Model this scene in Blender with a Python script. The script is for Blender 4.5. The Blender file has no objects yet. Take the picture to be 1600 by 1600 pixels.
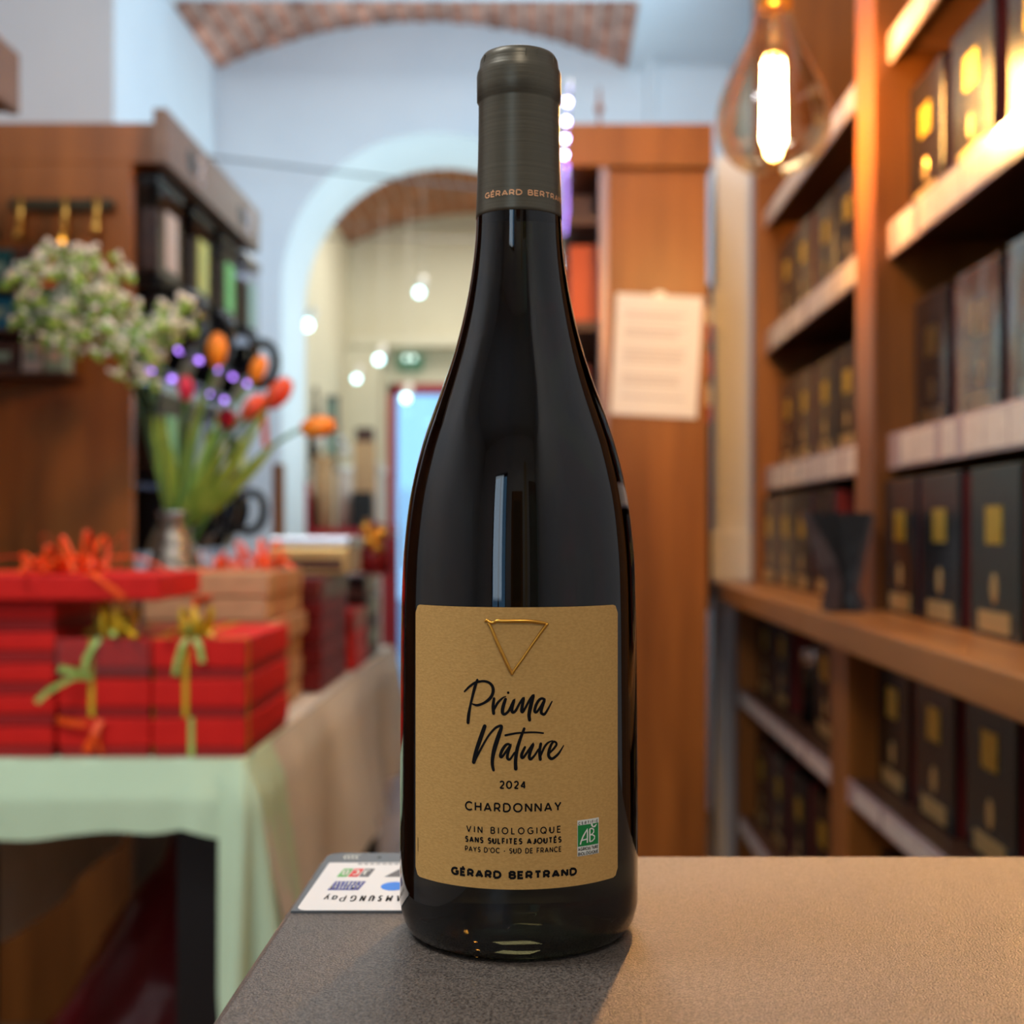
import bpy, bmesh, math, random
from mathutils import Vector, Matrix
random.seed(11)
PI = math.pi
sc = bpy.context.scene
COL = sc.collection

# ------------------------------------------------------------------ camera, view, world, lights
ZC = 1.083                     # eye height above the floor; the counter top is at 0.950
cam_d = bpy.data.cameras.new('camera'); cam = bpy.data.objects.new('camera', cam_d); COL.objects.link(cam)
cam.location = (0, 0, ZC); cam.rotation_euler = (PI/2, 0, 0)
cam_d.sensor_width = 36; cam_d.lens = 45
cam_d.shift_x = -0.030; cam_d.shift_y = 0.01625
cam_d.clip_start = 0.02; cam_d.clip_end = 60
cam_d.dof.use_dof = True; cam_d.dof.focus_distance = 0.397; cam_d.dof.aperture_fstop = 10.0
sc.camera = cam
sc.view_settings.view_transform = 'Standard'; sc.view_settings.look = 'None'
sc.view_settings.gamma = 1; sc.view_settings.use_curve_mapping = False
sc.view_settings.exposure = 0.0
sc.cycles.use_denoising = True
sc.cycles.max_bounces = 10; sc.cycles.transparent_max_bounces = 16
sc.cycles.caustics_refractive = False; sc.cycles.caustics_reflective = False

w = bpy.data.worlds.new('street_daylight'); sc.world = w; w.use_nodes = True
bgn = w.node_tree.nodes['Background']
bgn.inputs[0].default_value = (0.36, 0.66, 1.0, 1); bgn.inputs[1].default_value = 1.6

def area(name, loc, target, size, power, color, size_y=None):
    l = bpy.data.lights.new(name, 'AREA'); l.energy = power; l.color = color; l.size = size
    if size_y: l.shape = 'RECTANGLE'; l.size_y = size_y
    o = bpy.data.objects.new(name, l); COL.objects.link(o)
    o.location = loc
    o.rotation_euler = (Vector(target)-Vector(loc)).to_track_quat('-Z', 'Y').to_euler()
    return o
COOL = (0.74, 0.88, 1.0); NEUT = (1.0, 0.93, 0.84)
area('ceiling_lamp_front', (-1.0, 0.45, 3.0), (-0.75, 1.6, 0.3), 0.8, 42, (0.90, 0.95, 1.0))
area('rear_fill', (0.1, -1.0, 3.0), (0.0, -0.2, 0.8), 0.35, 15, NEUT)  # area light added above and behind the camera, no fixture
area('window_fill', (-0.9, -2.05, 1.7), (-0.4, 2, 1.2), 0.40, 6, COOL, 1.3)  # area light added inside the unseen rear window, in place of daylight
area('bay_wall_fill', (0.22, 3.62, 2.2), (-1.25, 4.75, 2.55), 0.5, 21, (0.50, 0.78, 1.0))  # hidden light added over the cabinet to brighten the bay wall
area('aisle_fill', (-0.02, 2.45, 3.05), (-0.2, 2.5, 0), 0.5, 14, (0.95, 0.97, 1.0))  # fill light added overhead to lift the hanging beige cloth
area('back_room_lamp', (-0.35, 6.9, 2.95), (-0.35, 6.9, 0), 0.8, 18, (1.0, 0.96, 0.86))
area('arch_fill', (0.06, 5.25, 1.55), (-0.8, 5.25, 2.3), 0.25, 11, (0.66, 0.92, 1.0))  # light added out of sight in the archway to brighten its reveal
sl = bpy.data.lights.new('counter_fill_spot', 'SPOT'); sl.energy = 340; sl.color = (1.0, 0.47, 0.15); sl.spot_size = math.radians(7.4); sl.spot_blend = 1.0; sl.shadow_soft_size = 0.03  # warm spot added out of view to brighten the counter beside the bottle
so = bpy.data.objects.new('counter_fill_spot', sl); COL.objects.link(so); so.location = (0.52, 2.60, 2.95)
so.rotation_euler = (Vector((0.125, 0.42, 0.95))-so.location).to_track_quat('-Z', 'Y').to_euler()

# ------------------------------------------------------------------ colour and material helpers
def lin(c):
    c = c/255.0
    return c/12.92 if c <= 0.04045 else ((c+0.055)/1.055)**2.4
def C(r, g, b): return (lin(r), lin(g), lin(b), 1)
def mul(c, k): return (c[0]*k, c[1]*k, c[2]*k, 1)

def new_mat(name):
    m = bpy.data.materials.new(name); m.use_nodes = True
    nt = m.node_tree
    return m, nt, nt.nodes['Principled BSDF']
def mat(name, c1, rough=0.5, metal=0.0, c2=None, scale=(20, 20, 20), nscale=1.0, detail=4, bump=0.0, bscale=None, coat=0.0, spec=0.5, trans=0.0, ior=1.45, perobj=0.0):
    m, nt, b = new_mat(name)
    b.inputs['Base Color'].default_value = c1
    b.inputs['Roughness'].default_value = rough; b.inputs['Metallic'].default_value = metal
    b.inputs['Specular IOR Level'].default_value = spec
    b.inputs['Coat Weight'].default_value = coat; b.inputs['Coat Roughness'].default_value = 0.08
    b.inputs['Transmission Weight'].default_value = trans; b.inputs['IOR'].default_value = ior
    L = nt.links
    if c2 or bump:
        tc = nt.nodes.new('ShaderNodeTexCoord'); mp = nt.nodes.new('ShaderNodeMapping')
        mp.inputs['Scale'].default_value = scale
        L.new(tc.outputs['Object'], mp.inputs['Vector'])
        n = nt.nodes.new('ShaderNodeTexNoise'); n.inputs['Scale'].default_value = nscale; n.inputs['Detail'].default_value = detail
        L.new(mp.outputs[0], n.inputs['Vector'])
        out = n.outputs['Fac']
        if c2:
            rp = nt.nodes.new('ShaderNodeValToRGB')
            rp.color_ramp.elements[0].position = 0.32; rp.color_ramp.elements[1].position = 0.68
            rp.color_ramp.elements[0].color = c1; rp.color_ramp.elements[1].color = c2
            L.new(out, rp.inputs[0]); last = rp.outputs[0]
            if perobj:
                oi = nt.nodes.new('ShaderNodeObjectInfo')
                hs = nt.nodes.new('ShaderNodeHueSaturation')
                ma = nt.nodes.new('ShaderNodeMapRange'); ma.inputs[3].default_value = 1-perobj; ma.inputs[4].default_value = 1+perobj
                L.new(oi.outputs['Random'], ma.inputs[0]); L.new(ma.outputs[0], hs.inputs['Value']); L.new(last, hs.inputs['Color'])
                last = hs.outputs[0]
            L.new(last, b.inputs['Base Color'])
        if bump:
            n2 = n
            if bscale:
                n2 = nt.nodes.new('ShaderNodeTexNoise'); n2.inputs['Scale'].default_value = bscale; n2.inputs['Detail'].default_value = 3
                L.new(tc.outputs['Object'], n2.inputs['Vector'])
            bp = nt.nodes.new('ShaderNodeBump'); bp.inputs['Strength'].default_value = bump; bp.inputs['Distance'].default_value = 0.004
            L.new(n2.outputs['Fac'], bp.inputs['Height']); L.new(bp.outputs[0], b.inputs['Normal'])
    return m
def emit(name, c, s):
    m, nt, b = new_mat(name)
    b.inputs['Base Color'].default_value = (0.02, 0.02, 0.02, 1)
    b.inputs['Emission Color'].default_value = c; b.inputs['Emission Strength'].default_value = s
    return m
def thin_glass(name, tint, gloss=0.04, rough=0.03, edge=0.35, edge_tint=None):
    m = bpy.data.materials.new(name); m.use_nodes = True
    nt = m.node_tree; nt.nodes.clear(); L = nt.links
    out = nt.nodes.new('ShaderNodeOutputMaterial'); mx = nt.nodes.new('ShaderNodeMixShader')
    tr = nt.nodes.new('ShaderNodeBsdfTransparent'); gl = nt.nodes.new('ShaderNodeBsdfGlossy')
    gl.inputs['Roughness'].default_value = rough
    lw = nt.nodes.new('ShaderNodeLayerWeight'); lw.inputs['Blend'].default_value = 0.35
    ma = nt.nodes.new('ShaderNodeMapRange'); ma.inputs[3].default_value = gloss; ma.inputs[4].default_value = edge
    L.new(lw.outputs['Fresnel'], ma.inputs[0]); L.new(ma.outputs[0], mx.inputs[0])
    tr.inputs[0].default_value = tint
    if edge_tint:
        mc = nt.nodes.new('ShaderNodeMix'); mc.data_type = 'RGBA'
        mc.inputs[6].default_value = tint; mc.inputs[7].default_value = edge_tint
        L.new(lw.outputs['Facing'], mc.inputs[0]); L.new(mc.outputs[2], tr.inputs[0])
    L.new(tr.outputs[0], mx.inputs[1]); L.new(gl.outputs[0], mx.inputs[2]); L.new(mx.outputs[0], out.inputs[0])
    return m

M = {}
M['plaster'] = mat('plaster', C(226, 228, 230), 0.85, c2=C(214, 217, 222), scale=(1.5, 1.5, 1.5), bump=0.03, bscale=30)
M['plaster_cream'] = mat('plaster_cream', C(232, 226, 204), 0.85, c2=C(222, 216, 194), scale=(1.5, 1.5, 1.5))
M['mortar'] = mat('mortar', C(214, 198, 186), 0.9, c2=C(192, 172, 160), scale=(8, 8, 8))
M['brick'] = mat('brick', C(162, 104, 84), 0.85, c2=C(206, 150, 126), scale=(14, 14, 14), bump=0.2, perobj=0.34)
M['brick_warm'] = mat('brick_warm', C(150, 92, 62), 0.85, c2=C(184, 124, 88), scale=(9, 9, 9), bump=0.15, perobj=0.14)
M['wood_v'] = mat('wood_vertical', C(118, 66, 22), 0.38, c2=C(158, 94, 38), scale=(14, 14, 1.4), bump=0.03, spec=0.45)
M['wood_y'] = mat('wood_along', C(128, 76, 32), 0.36, c2=C(166, 108, 54), scale=(14, 1.4, 14), bump=0.03)
M['wood_dark'] = mat('wood_dark', C(70, 40, 22), 0.5, c2=C(92, 54, 30), scale=(12, 1.5, 12))
M['fascia'] = mat('fascia', C(118, 92, 76), 0.5, c2=C(132, 106, 90), scale=(12, 1.2, 12))
M['floor'] = mat('floor_wood', C(122, 86, 56), 0.42, c2=C(158, 116, 80), scale=(12, 1.2, 12), perobj=0.18)
M['floor_base'] = mat('floor_base', C(70, 48, 32), 0.7)
M['counter'] = mat('counter_laminate', C(50, 44, 40), 0.34, c2=C(120, 108, 97), scale=(1, 1, 1), nscale=1300, detail=2, bump=0.30, bscale=1500, spec=0.62)
M['counter_edge'] = mat('counter_edge', C(70, 56, 46), 0.5, c2=C(120, 92, 66), scale=(40, 40, 40))
M['pad_grey'] = mat('pad_grey', C(100, 102, 104), 0.4, c2=C(92, 94, 96), scale=(90, 90, 90))
M['sticker'] = mat('sticker', C(240, 230, 220), 0.35)
M['ink'] = mat('ink', C(10, 8, 9), 0.7, spec=0.2)
M['ink_grey'] = mat('ink_grey', C(110, 106, 104), 0.6)
M['kraft_label'] = mat('kraft_label', C(204, 158, 92), 0.8, c2=C(190, 145, 82), scale=(420, 420, 900), nscale=2.0, bump=0.05, spec=0.2)
M['gold'] = mat('gold_foil', C(214, 152, 60), 0.3, 0.9)
M['gold_label'] = mat('gold_label', C(205, 165, 45), 0.36, 0.75, c2=C(225, 190, 70), scale=(60, 60, 60))
M['gold_plate'] = mat('gold_plate', C(212, 176, 112), 0.34, 0.7)
M['capsule'] = mat('capsule_foil', C(84, 78, 64), 0.38, 0.5, c2=C(94, 87, 72), scale=(6, 6, 900), nscale=1.0, bump=0.05)
M['bronze_ink'] = mat('bronze_ink', C(220, 160, 112), 0.4, 0.3)
M['green'] = mat('logo_green', C(18, 128, 58), 0.6)
M['paper'] = mat('paper', C(238, 228, 216), 0.8)
M['white_print'] = mat('white_print', C(226, 222, 206), 0.7)
M['red_box'] = mat('red_card', C(222, 28, 18), 0.6, c2=C(210, 22, 14), scale=(30, 30, 30), spec=0.35)
M['red_base'] = mat('red_card_base', C(160, 20, 18), 0.6)
M['dark_red'] = mat('dark_red_card', C(122, 22, 26), 0.45)
M['bright_red'] = mat('bright_red_card', C(226, 34, 22), 0.45)
M['kraft_box'] = mat('kraft_card', C(206, 160, 116), 0.75, c2=C(192, 148, 106), scale=(40, 40, 40))
M['orange'] = mat('orange_raffia', C(255, 92, 10), 0.45, c2=C(238, 72, 6), scale=(120, 120, 120))
M['yellow'] = mat('yellow_raffia', C(226, 186, 40), 0.5, c2=C(208, 160, 26), scale=(90, 90, 90))
M['lime'] = mat('green_raffia', C(182, 206, 110), 0.5, c2=C(150, 188, 86), scale=(90, 90, 90))
M['mint'] = mat('mint_cloth', C(208, 232, 196), 0.9, c2=C(200, 224, 188), scale=(4, 4, 4), spec=0.1)
M['beige'] = mat('beige_cloth', C(226, 220, 206), 0.9, c2=C(212, 205, 190), scale=(5, 5, 5), spec=0.1)
M['black'] = mat('black_paint', C(16, 16, 18), 0.45)
M['black_plastic'] = mat('black_plastic', C(14, 14, 18), 0.2, coat=0.4)
M['maroon'] = mat('maroon_plastic', C(128, 16, 30), 0.28, c2=C(96, 10, 22), scale=(6, 6, 6), bump=0.6, coat=0.5)
M['box_black'] = mat('tea_black', C(15, 13, 14), 0.22, c2=C(20, 18, 18), scale=(30, 30, 30), spec=0.45, bump=0.03, bscale=12)
M['box_green'] = mat('tea_green', C(16, 26, 17), 0.26, spec=0.45)
M['box_red'] = mat('tea_red', C(98, 26, 20), 0.4)
M['tag_white'] = mat('tag_white', C(222, 206, 192), 0.35, c2=C(206, 188, 176), scale=(60, 60, 60), coat=0.4)
M['strip_clear'] = mat('strip_lilac', C(176, 150, 150), 0.25, coat=0.5)
M['steel'] = mat('steel', C(190, 192, 196), 0.25, 0.9)
M['brass'] = mat('brass', C(196, 150, 72), 0.28, 0.9)
M['dark_metal'] = mat('dark_metal', C(70, 62, 46), 0.4, 0.7)
M['acrylic'] = thin_glass('clear_acrylic', (0.82, 0.82, 0.86, 1), 0.05, 0.04, 0.5)
M['cellophane'] = thin_glass('cellophane', (0.97, 0.95, 0.95, 1), 0.10, 0.12, 0.4)
M['bulb_glass'] = thin_glass('amber_glass', (1.0, 0.94, 0.82, 1), 0.08, 0.02, 0.6, (1.0, 0.68, 0.28, 1))
M['pane'] = thin_glass('door_glass', (0.86, 0.95, 1.0, 1), 0.04, 0.02, 0.4)
M['beans'] = mat('coffee_beans', C(46, 28, 20), 0.5, c2=C(78, 50, 34), scale=(60, 60, 60), bump=0.8)
M['filament'] = emit('filament_glow', (1.0, 0.55, 0.17, 1), 680)
M['led'] = emit('led_glow', (0.55, 0.50, 1.0, 1), 26)
M['led_purple'] = emit('led_purple', (0.46, 0.22, 1.0, 1), 4.5)
M['spot_glow'] = emit('spot_glow', (0.55, 0.95, 1.0, 1), 7)
M['exit_green'] = emit('exit_sign_green', C(40, 140, 96), 0.5)
M['exit_white'] = emit('exit_sign_white', (0.8, 1.0, 0.9, 1), 3)
M['stem'] = mat('stem_green', C(96, 140, 62), 0.5, c2=C(70, 112, 46), scale=(20, 20, 20))
M['leaf'] = mat('leaf_green', C(164, 190, 80), 0.42, c2=C(118, 154, 58), scale=(30, 30, 6))
M['stem_blue'] = mat('stem_blue_green', C(96, 136, 92), 0.6, c2=C(74, 112, 74), scale=(20, 20, 20))
M['floret'] = mat('floret_white', C(252, 246, 236), 0.8, c2=C(244, 234, 216), scale=(40, 40, 40), spec=0.1)
M['bud'] = mat('bud_green', C(158, 196, 84), 0.7)
M['tulip_orange'] = mat('tulip_orange', C(255, 178, 50), 0.45, c2=C(246, 110, 40), scale=(18, 18, 14))
M['tulip_red'] = mat('tulip_red', C(226, 54, 46), 0.45, c2=C(240, 110, 60), scale=(24, 24, 10))
M['tulip_pink'] = mat('tulip_pink', C(228, 62, 96), 0.45, c2=C(212, 40, 80), scale=(24, 24, 24))
M['tulip_crimson'] = mat('tulip_crimson', C(150, 14, 44), 0.45, c2=C(176, 24, 56), scale=(24, 24, 24))
M['mercury'] = mat('mercury_glass', C(196, 186, 172), 0.12, 0.92, c2=C(90, 78, 66), scale=(60, 60, 60), bump=1.0, bscale=150)
M['teal'] = mat('teal_card', C(16, 78, 84), 0.5)
M['blue'] = mat('blue_card', C(10, 104, 140), 0.5)
M['lime_card'] = mat('lime_card', C(112, 168, 36), 0.5)
M['brown_card'] = mat('brown_card', C(74, 42, 30), 0.5)
M['sage'] = mat('sage_card', C(140, 164, 148), 0.5)
M['pinkish'] = mat('pinkish_card', C(206, 184, 172), 0.5)
M['orange_card'] = mat('orange_card', C(206, 84, 30), 0.5)
M['red_frame'] = mat('red_frame', C(168, 26, 42), 0.4)
M['cream'] = mat('cream_card', C(214, 188, 146), 0.6)
M['white_gloss'] = mat('white_gloss', C(234, 230, 224), 0.35)
M['switch'] = mat('switch_white', C(240, 236, 228), 0.3)
M['profile'] = mat('edge_profile', C(150, 128, 130), 0.3, 0.5)
M['asphalt'] = mat('asphalt', C(150, 160, 172), 0.9)
M['yellow_card'] = mat('yellow_card', C(206, 202, 104), 0.5)
M['green_card'] = mat('green_card', C(112, 184, 96), 0.5)

# the dark wine-filled bottle glass
m, nt, b = new_mat('bottle_glass')
b.inputs['Base Color'].default_value = (0.008, 0.007, 0.003, 1)
b.inputs['Transmission Weight'].default_value = 1.0; b.inputs['IOR'].default_value = 1.5; b.inputs['Roughness'].default_value = 0.0
M['bottle'] = m

# ------------------------------------------------------------------ geometry helpers
class MB:
    def __init__(s): s.bm = bmesh.new()
    def box(s, c, d, rz=0, bev=0, rot=None):
        r = bmesh.ops.create_cube(s.bm, size=1)
        R = rot if rot else Matrix.Rotation(rz, 4, 'Z')
        T = Matrix.Translation(c) @ R @ Matrix.Diagonal((d[0], d[1], d[2], 1))
        bmesh.ops.transform(s.bm, matrix=T, verts=r['verts'])
        if bev:
            es = {e for v in r['verts'] for e in v.link_edges}
            bmesh.ops.bevel(s.bm, geom=list(es), offset=bev, segments=2, profile=0.6, affect='EDGES')
        return s
    def bx(s, x0, x1, y0, y1, z0, z1, bev=0):
        return s.box(((x0+x1)/2, (y0+y1)/2, (z0+z1)/2), (x1-x0, y1-y0, z1-z0), 0, bev)
    def tube(s, pts, r, seg=8, cap=True):
        pts = [Vector(p) for p in pts]; n = len(pts)
        rs = r if isinstance(r, (list, tuple)) else [r]*n
        up = None; rings = []
        for i, p in enumerate(pts):
            t = (pts[min(i+1, n-1)]-pts[max(i-1, 0)]).normalized()
            if up is None:
                a = Vector((0, 0, 1)) if abs(t.z) < 0.9 else Vector((1, 0, 0))
                up = t.cross(a).normalized()
            else: up = (up - t*up.dot(t)).normalized()
            v = t.cross(up)
            rings.append([s.bm.verts.new(p+(up*math.cos(2*PI*k/seg)+v*math.sin(2*PI*k/seg))*rs[i]) for k in range(seg)])
        for i in range(n-1):
            for k in range(seg):
                s.bm.faces.new((rings[i][k], rings[i][(k+1) % seg], rings[i+1][(k+1) % seg], rings[i+1][k]))
        if cap:
            s.bm.faces.new(rings[0][::-1]); s.bm.faces.new(rings[-1])
        return s
    def lathe(s, prof, c=(0, 0, 0), seg=32, close=True):
        c = Vector(c); rings = []
        for r, z in prof:
            if r < 1e-6: rings.append([s.bm.verts.new(c+Vector((0, 0, z)))])
            else: rings.append([s.bm.verts.new(c+Vector((r*math.cos(2*PI*k/seg), r*math.sin(2*PI*k/seg), z))) for k in range(seg)])
        for a, b in zip(rings, rings[1:]):
            for k in range(seg):
                k2 = (k+1) % seg
                if len(a) == 1 and len(b) == 1: continue
                if len(a) == 1: s.bm.faces.new((a[0], b[k2], b[k]))
                elif len(b) == 1: s.bm.faces.new((a[k], a[k2], b[0]))
                else: s.bm.faces.new((a[k], a[k2], b[k2], b[k]))
        if close:
            if len(rings[0]) > 1: s.bm.faces.new(rings[0][::-1])
            if len(rings[-1]) > 1: s.bm.faces.new(rings[-1])
        return s
    def sphere(s, c, r, u=12, v=8, sc_=(1, 1, 1)):
        rr = bmesh.ops.create_uvsphere(s.bm, u_segments=u, v_segments=v, radius=r)
        bmesh.ops.transform(s.bm, matrix=Matrix.Translation(c) @ Matrix.Diagonal((sc_[0], sc_[1], sc_[2], 1)), verts=rr['verts'])
        return s
    def ico(s, c, r, sub=1, jit=0.0):
        rr = bmesh.ops.create_icosphere(s.bm, subdivisions=sub, radius=r)
        for v in rr['verts']:
            v.co = v.co*(1+random.uniform(-jit, jit)) + Vector(c)
        return s
    def grid(s, P, flip=False):
        V = [[s.bm.verts.new(p) for p in row] for row in P]
        for i in range(len(V)-1):
            for j in range(len(V[0])-1):
                f = (V[i][j], V[i][j+1], V[i+1][j+1], V[i+1][j])
                s.bm.faces.new(f[::-1] if flip else f)
        return s
    def prism(s, poly, y0, y1, axis='Y'):
        def P(u, v, w):
            return {'Y': (u, w, v), 'X': (w, u, v), 'Z': (u, v, w)}[axis]
        a = [s.bm.verts.new(P(u, v, y0)) for u, v in poly]; b = [s.bm.verts.new(P(u, v, y1)) for u, v in poly]
        n = len(poly)
        s.bm.faces.new(a); s.bm.faces.new(b[::-1])
        for i in range(n): s.bm.faces.new((a[i], b[i], b[(i+1) % n], a[(i+1) % n]))
        return s
    def strip(s, pts, width, thick=0.0006, side=None):
        """a flat ribbon with a little thickness along a 3-D path"""
        pts = [Vector(p) for p in pts]; n = len(pts); rings = []
        ws = width if isinstance(width, (list, tuple)) else [width]*n
        sd = Vector(side) if side else Vector((0, 1, 0))
        for i, p in enumerate(pts):
            t = (pts[min(i+1, n-1)]-pts[max(i-1, 0)]).normalized()
            v = sd - t*sd.dot(t)
            if v.length < 1e-4: v = Vector((1, 0, 0)) - t*t.x
            v.normalize(); nn = t.cross(v)*thick/2; h = v*ws[i]/2
            rings.append([s.bm.verts.new(q) for q in (p-h-nn, p+h-nn, p+h+nn, p-h+nn)])
        for a, b in zip(rings, rings[1:]):
            for k in range(4): s.bm.faces.new((a[k], a[(k+1) % 4], b[(k+1) % 4], b[k]))
        s.bm.faces.new(rings[0][::-1]); s.bm.faces.new(rings[-1])
        return s
    def mesh(s, name, m, smooth=False):
        bmesh.ops.recalc_face_normals(s.bm, faces=s.bm.faces)
        me = bpy.data.meshes.new(name); s.bm.to_mesh(me); s.bm.free()
        me.materials.append(M[m] if isinstance(m, str) else m)
        if smooth:
            for p in me.polygons: p.use_smooth = True
        return me
    def build(s, name, m, parent=None, smooth=False, loc=None, rz=0):
        o = bpy.data.objects.new(name, s.mesh(name, m, smooth)); COL.objects.link(o)
        if parent is not None: o.parent = parent
        if loc: o.location = loc
        if rz: o.rotation_euler = (0, 0, rz)
        return o

def tag(o, label=None, cat=None, group=None, kind=None):
    if label: o['label'] = label
    if cat: o['category'] = cat
    if group: o['group'] = group
    if kind: o['kind'] = kind
    return o
def thing(name, label, cat, loc=(0, 0, 0), rz=0, group=None):
    o = bpy.data.objects.new(name, None); COL.objects.link(o)
    o.location = loc; o.rotation_euler = (0, 0, rz); o.empty_display_size = 0.05
    return tag(o, label, cat, group)
def inst(name, me, parent=None, loc=(0, 0, 0), rot=(0, 0, 0), scale=None):
    o = bpy.data.objects.new(name, me); COL.objects.link(o)
    if parent is not None: o.parent = parent
    o.location = loc; o.rotation_euler = rot
    if scale: o.scale = scale
    return o
def dup(root, loc, rz=0, label=None, scale=None):
    kids = {}
    for o in list(COL.objects):
        if o.parent is not None: kids.setdefault(o.parent.name, []).append(o)
    r = root.copy(); COL.objects.link(r); r.location = loc; r.rotation_euler = (0, 0, rz)
    if scale: r.scale = scale
    if label: r['label'] = label
    for ch in kids.get(root.name, []):
        c = ch.copy(); COL.objects.link(c); c.parent = r
        for g in kids.get(ch.name, []):
            d = g.copy(); COL.objects.link(d); d.parent = c
    return r
def struct(o): o['kind'] = 'structure'; return o
def ordw(i): return ['first', 'second', 'third', 'fourth', 'fifth', 'sixth', 'seventh', 'eighth', 'ninth'][i]

# ------------------------------------------------------------------ lettering: a stroke alphabet, mapped onto any surface
def A(cx, cy, rx, ry, a0, a1, n=14):
    return [(cx+rx*math.cos(math.radians(a0+(a1-a0)*i/n)), cy+ry*math.sin(math.radians(a0+(a1-a0)*i/n))) for i in range(n+1)]
def bowl(x0, x1, y0, y1):      # right-hand bowl of B D P R
    r = (y1-y0)/2
    return [(x0, y1)] + A(x1-r*0.95, (y0+y1)/2, r*0.95, r, 90, -90, 12) + [(x0, y0)]
GL = {
 'A': (0.86, [[(0, 0), (0.43, 1), (0.86, 0)], [(0.15, 0.28), (0.71, 0.28)]]),
 'B': (0.66, [[(0, 0), (0, 1)], bowl(0, 0.60, 0.53, 1), bowl(0, 0.66, 0, 0.53)]),
 'C': (0.86, [A(0.5, 0.5, 0.5, 0.5, 44, 316, 22)]),
 'D': (0.80, [[(0, 0), (0, 1)], bowl(0, 0.80, 0, 1)]),
 'E': (0.58, [[(0.58, 1), (0, 1), (0, 0), (0.58, 0)], [(0, 0.5), (0.5, 0.5)]]),
 'F': (0.56, [[(0.56, 1), (0, 1), (0, 0)], [(0, 0.48), (0.48, 0.48)]]),
 'G': (0.93, [A(0.5, 0.5, 0.5, 0.5, 48, 322, 22)+[(0.9, 0.46), (0.55, 0.46)]]),
 'H': (0.72, [[(0, 0), (0, 1)], [(0.72, 0), (0.72, 1)], [(0, 0.5), (0.72, 0.5)]]),
 'I': (0.0, [[(0, 0), (0, 1)]]),
 'J': (0.50, [[(0.5, 1), (0.5, 0.28)]+A(0.25, 0.28, 0.25, 0.28, 0, -150, 10)]),
 'L': (0.52, [[(0, 1), (0, 0), (0.52, 0)]]),
 'M': (0.86, [[(0, 0), (0, 1), (0.43, 0.35), (0.86, 1), (0.86, 0)]]),
 'N': (0.74, [[(0, 0), (0, 1), (0.74, 0), (0.74, 1)]]),
 'O': (1.0, [A(0.5, 0.5, 0.5, 0.5, 0, 360, 28)]),
 'P': (0.62, [[(0, 0), (0, 1)], bowl(0, 0.62, 0.38, 1)]),
 'Q': (1.0, [A(0.5, 0.5, 0.5, 0.5, 0, 360, 28), [(0.6, 0.28), (0.98, -0.08)]]),
 'R': (0.68, [[(0, 0), (0, 1)], bowl(0, 0.64, 0.40, 1), [(0.34, 0.40), (0.68, 0)]]),
 'S': (0.60, [[(0.57, 0.84)]+A(0.32, 0.745, 0.27, 0.255, 60, 255, 10)+A(0.30, 0.265, 0.30, 0.265, 75, -140, 12)]),
 'T': (0.70, [[(0, 1), (0.7, 1)], [(0.35, 1), (0.35, 0)]]),
 'U': (0.72, [[(0, 1), (0, 0.36)]+A(0.36, 0.36, 0.36, 0.36, 180, 360, 12)+[(0.72, 1)]]),
 'V': (0.82, [[(0, 1), (0.41, 0), (0.82, 1)]]),
 'X': (0.74, [[(0, 0), (0.74, 1)], [(0, 1), (0.74, 0)]]),
 'Y': (0.76, [[(0, 1), (0.38, 0.42), (0.76, 1)], [(0.38, 0.42), (0.38, 0)]]),
 '0': (0.76, [A(0.38, 0.5, 0.38, 0.5, 0, 360, 24)]),
 '2': (0.58, [A(0.29, 0.70, 0.29, 0.30, 160, -30, 10)+[(0, 0), (0.60, 0)]]),
 '4': (0.68, [[(0.5, 0), (0.5, 1), (0, 0.26), (0.68, 0.26)]]),
 '-': (0.34, [[(0, 0.4), (0.34, 0.4)]]),
 "'": (0.0, [[(0, 1), (0, 0.72)]]),
 ' ': (0.30, []),
 'a': (0.54, [A(0.27, 0.33, 0.27, 0.33, 0, 360, 18), [(0.54, 0.66), (0.54, 0)]]),
 'y': (0.52, [[(0, 0.66), (0.27, 0.02)], [(0.54, 0.66), (0.2, -0.26), (0.06, -0.26)]]),
}
GL['\u00c9'] = (0.58, GL['E'][1]+[[(0.20, 1.16), (0.42, 1.36)]])
def resample(pts, d):
    out = [pts[0]]
    for a, b in zip(pts, pts[1:]):
        n = max(1, int(math.hypot(b[0]-a[0], b[1]-a[1])/d))
        for i in range(1, n+1): out.append((a[0]+(b[0]-a[0])*i/n, a[1]+(b[1]-a[1])*i/n))
    return out
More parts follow.
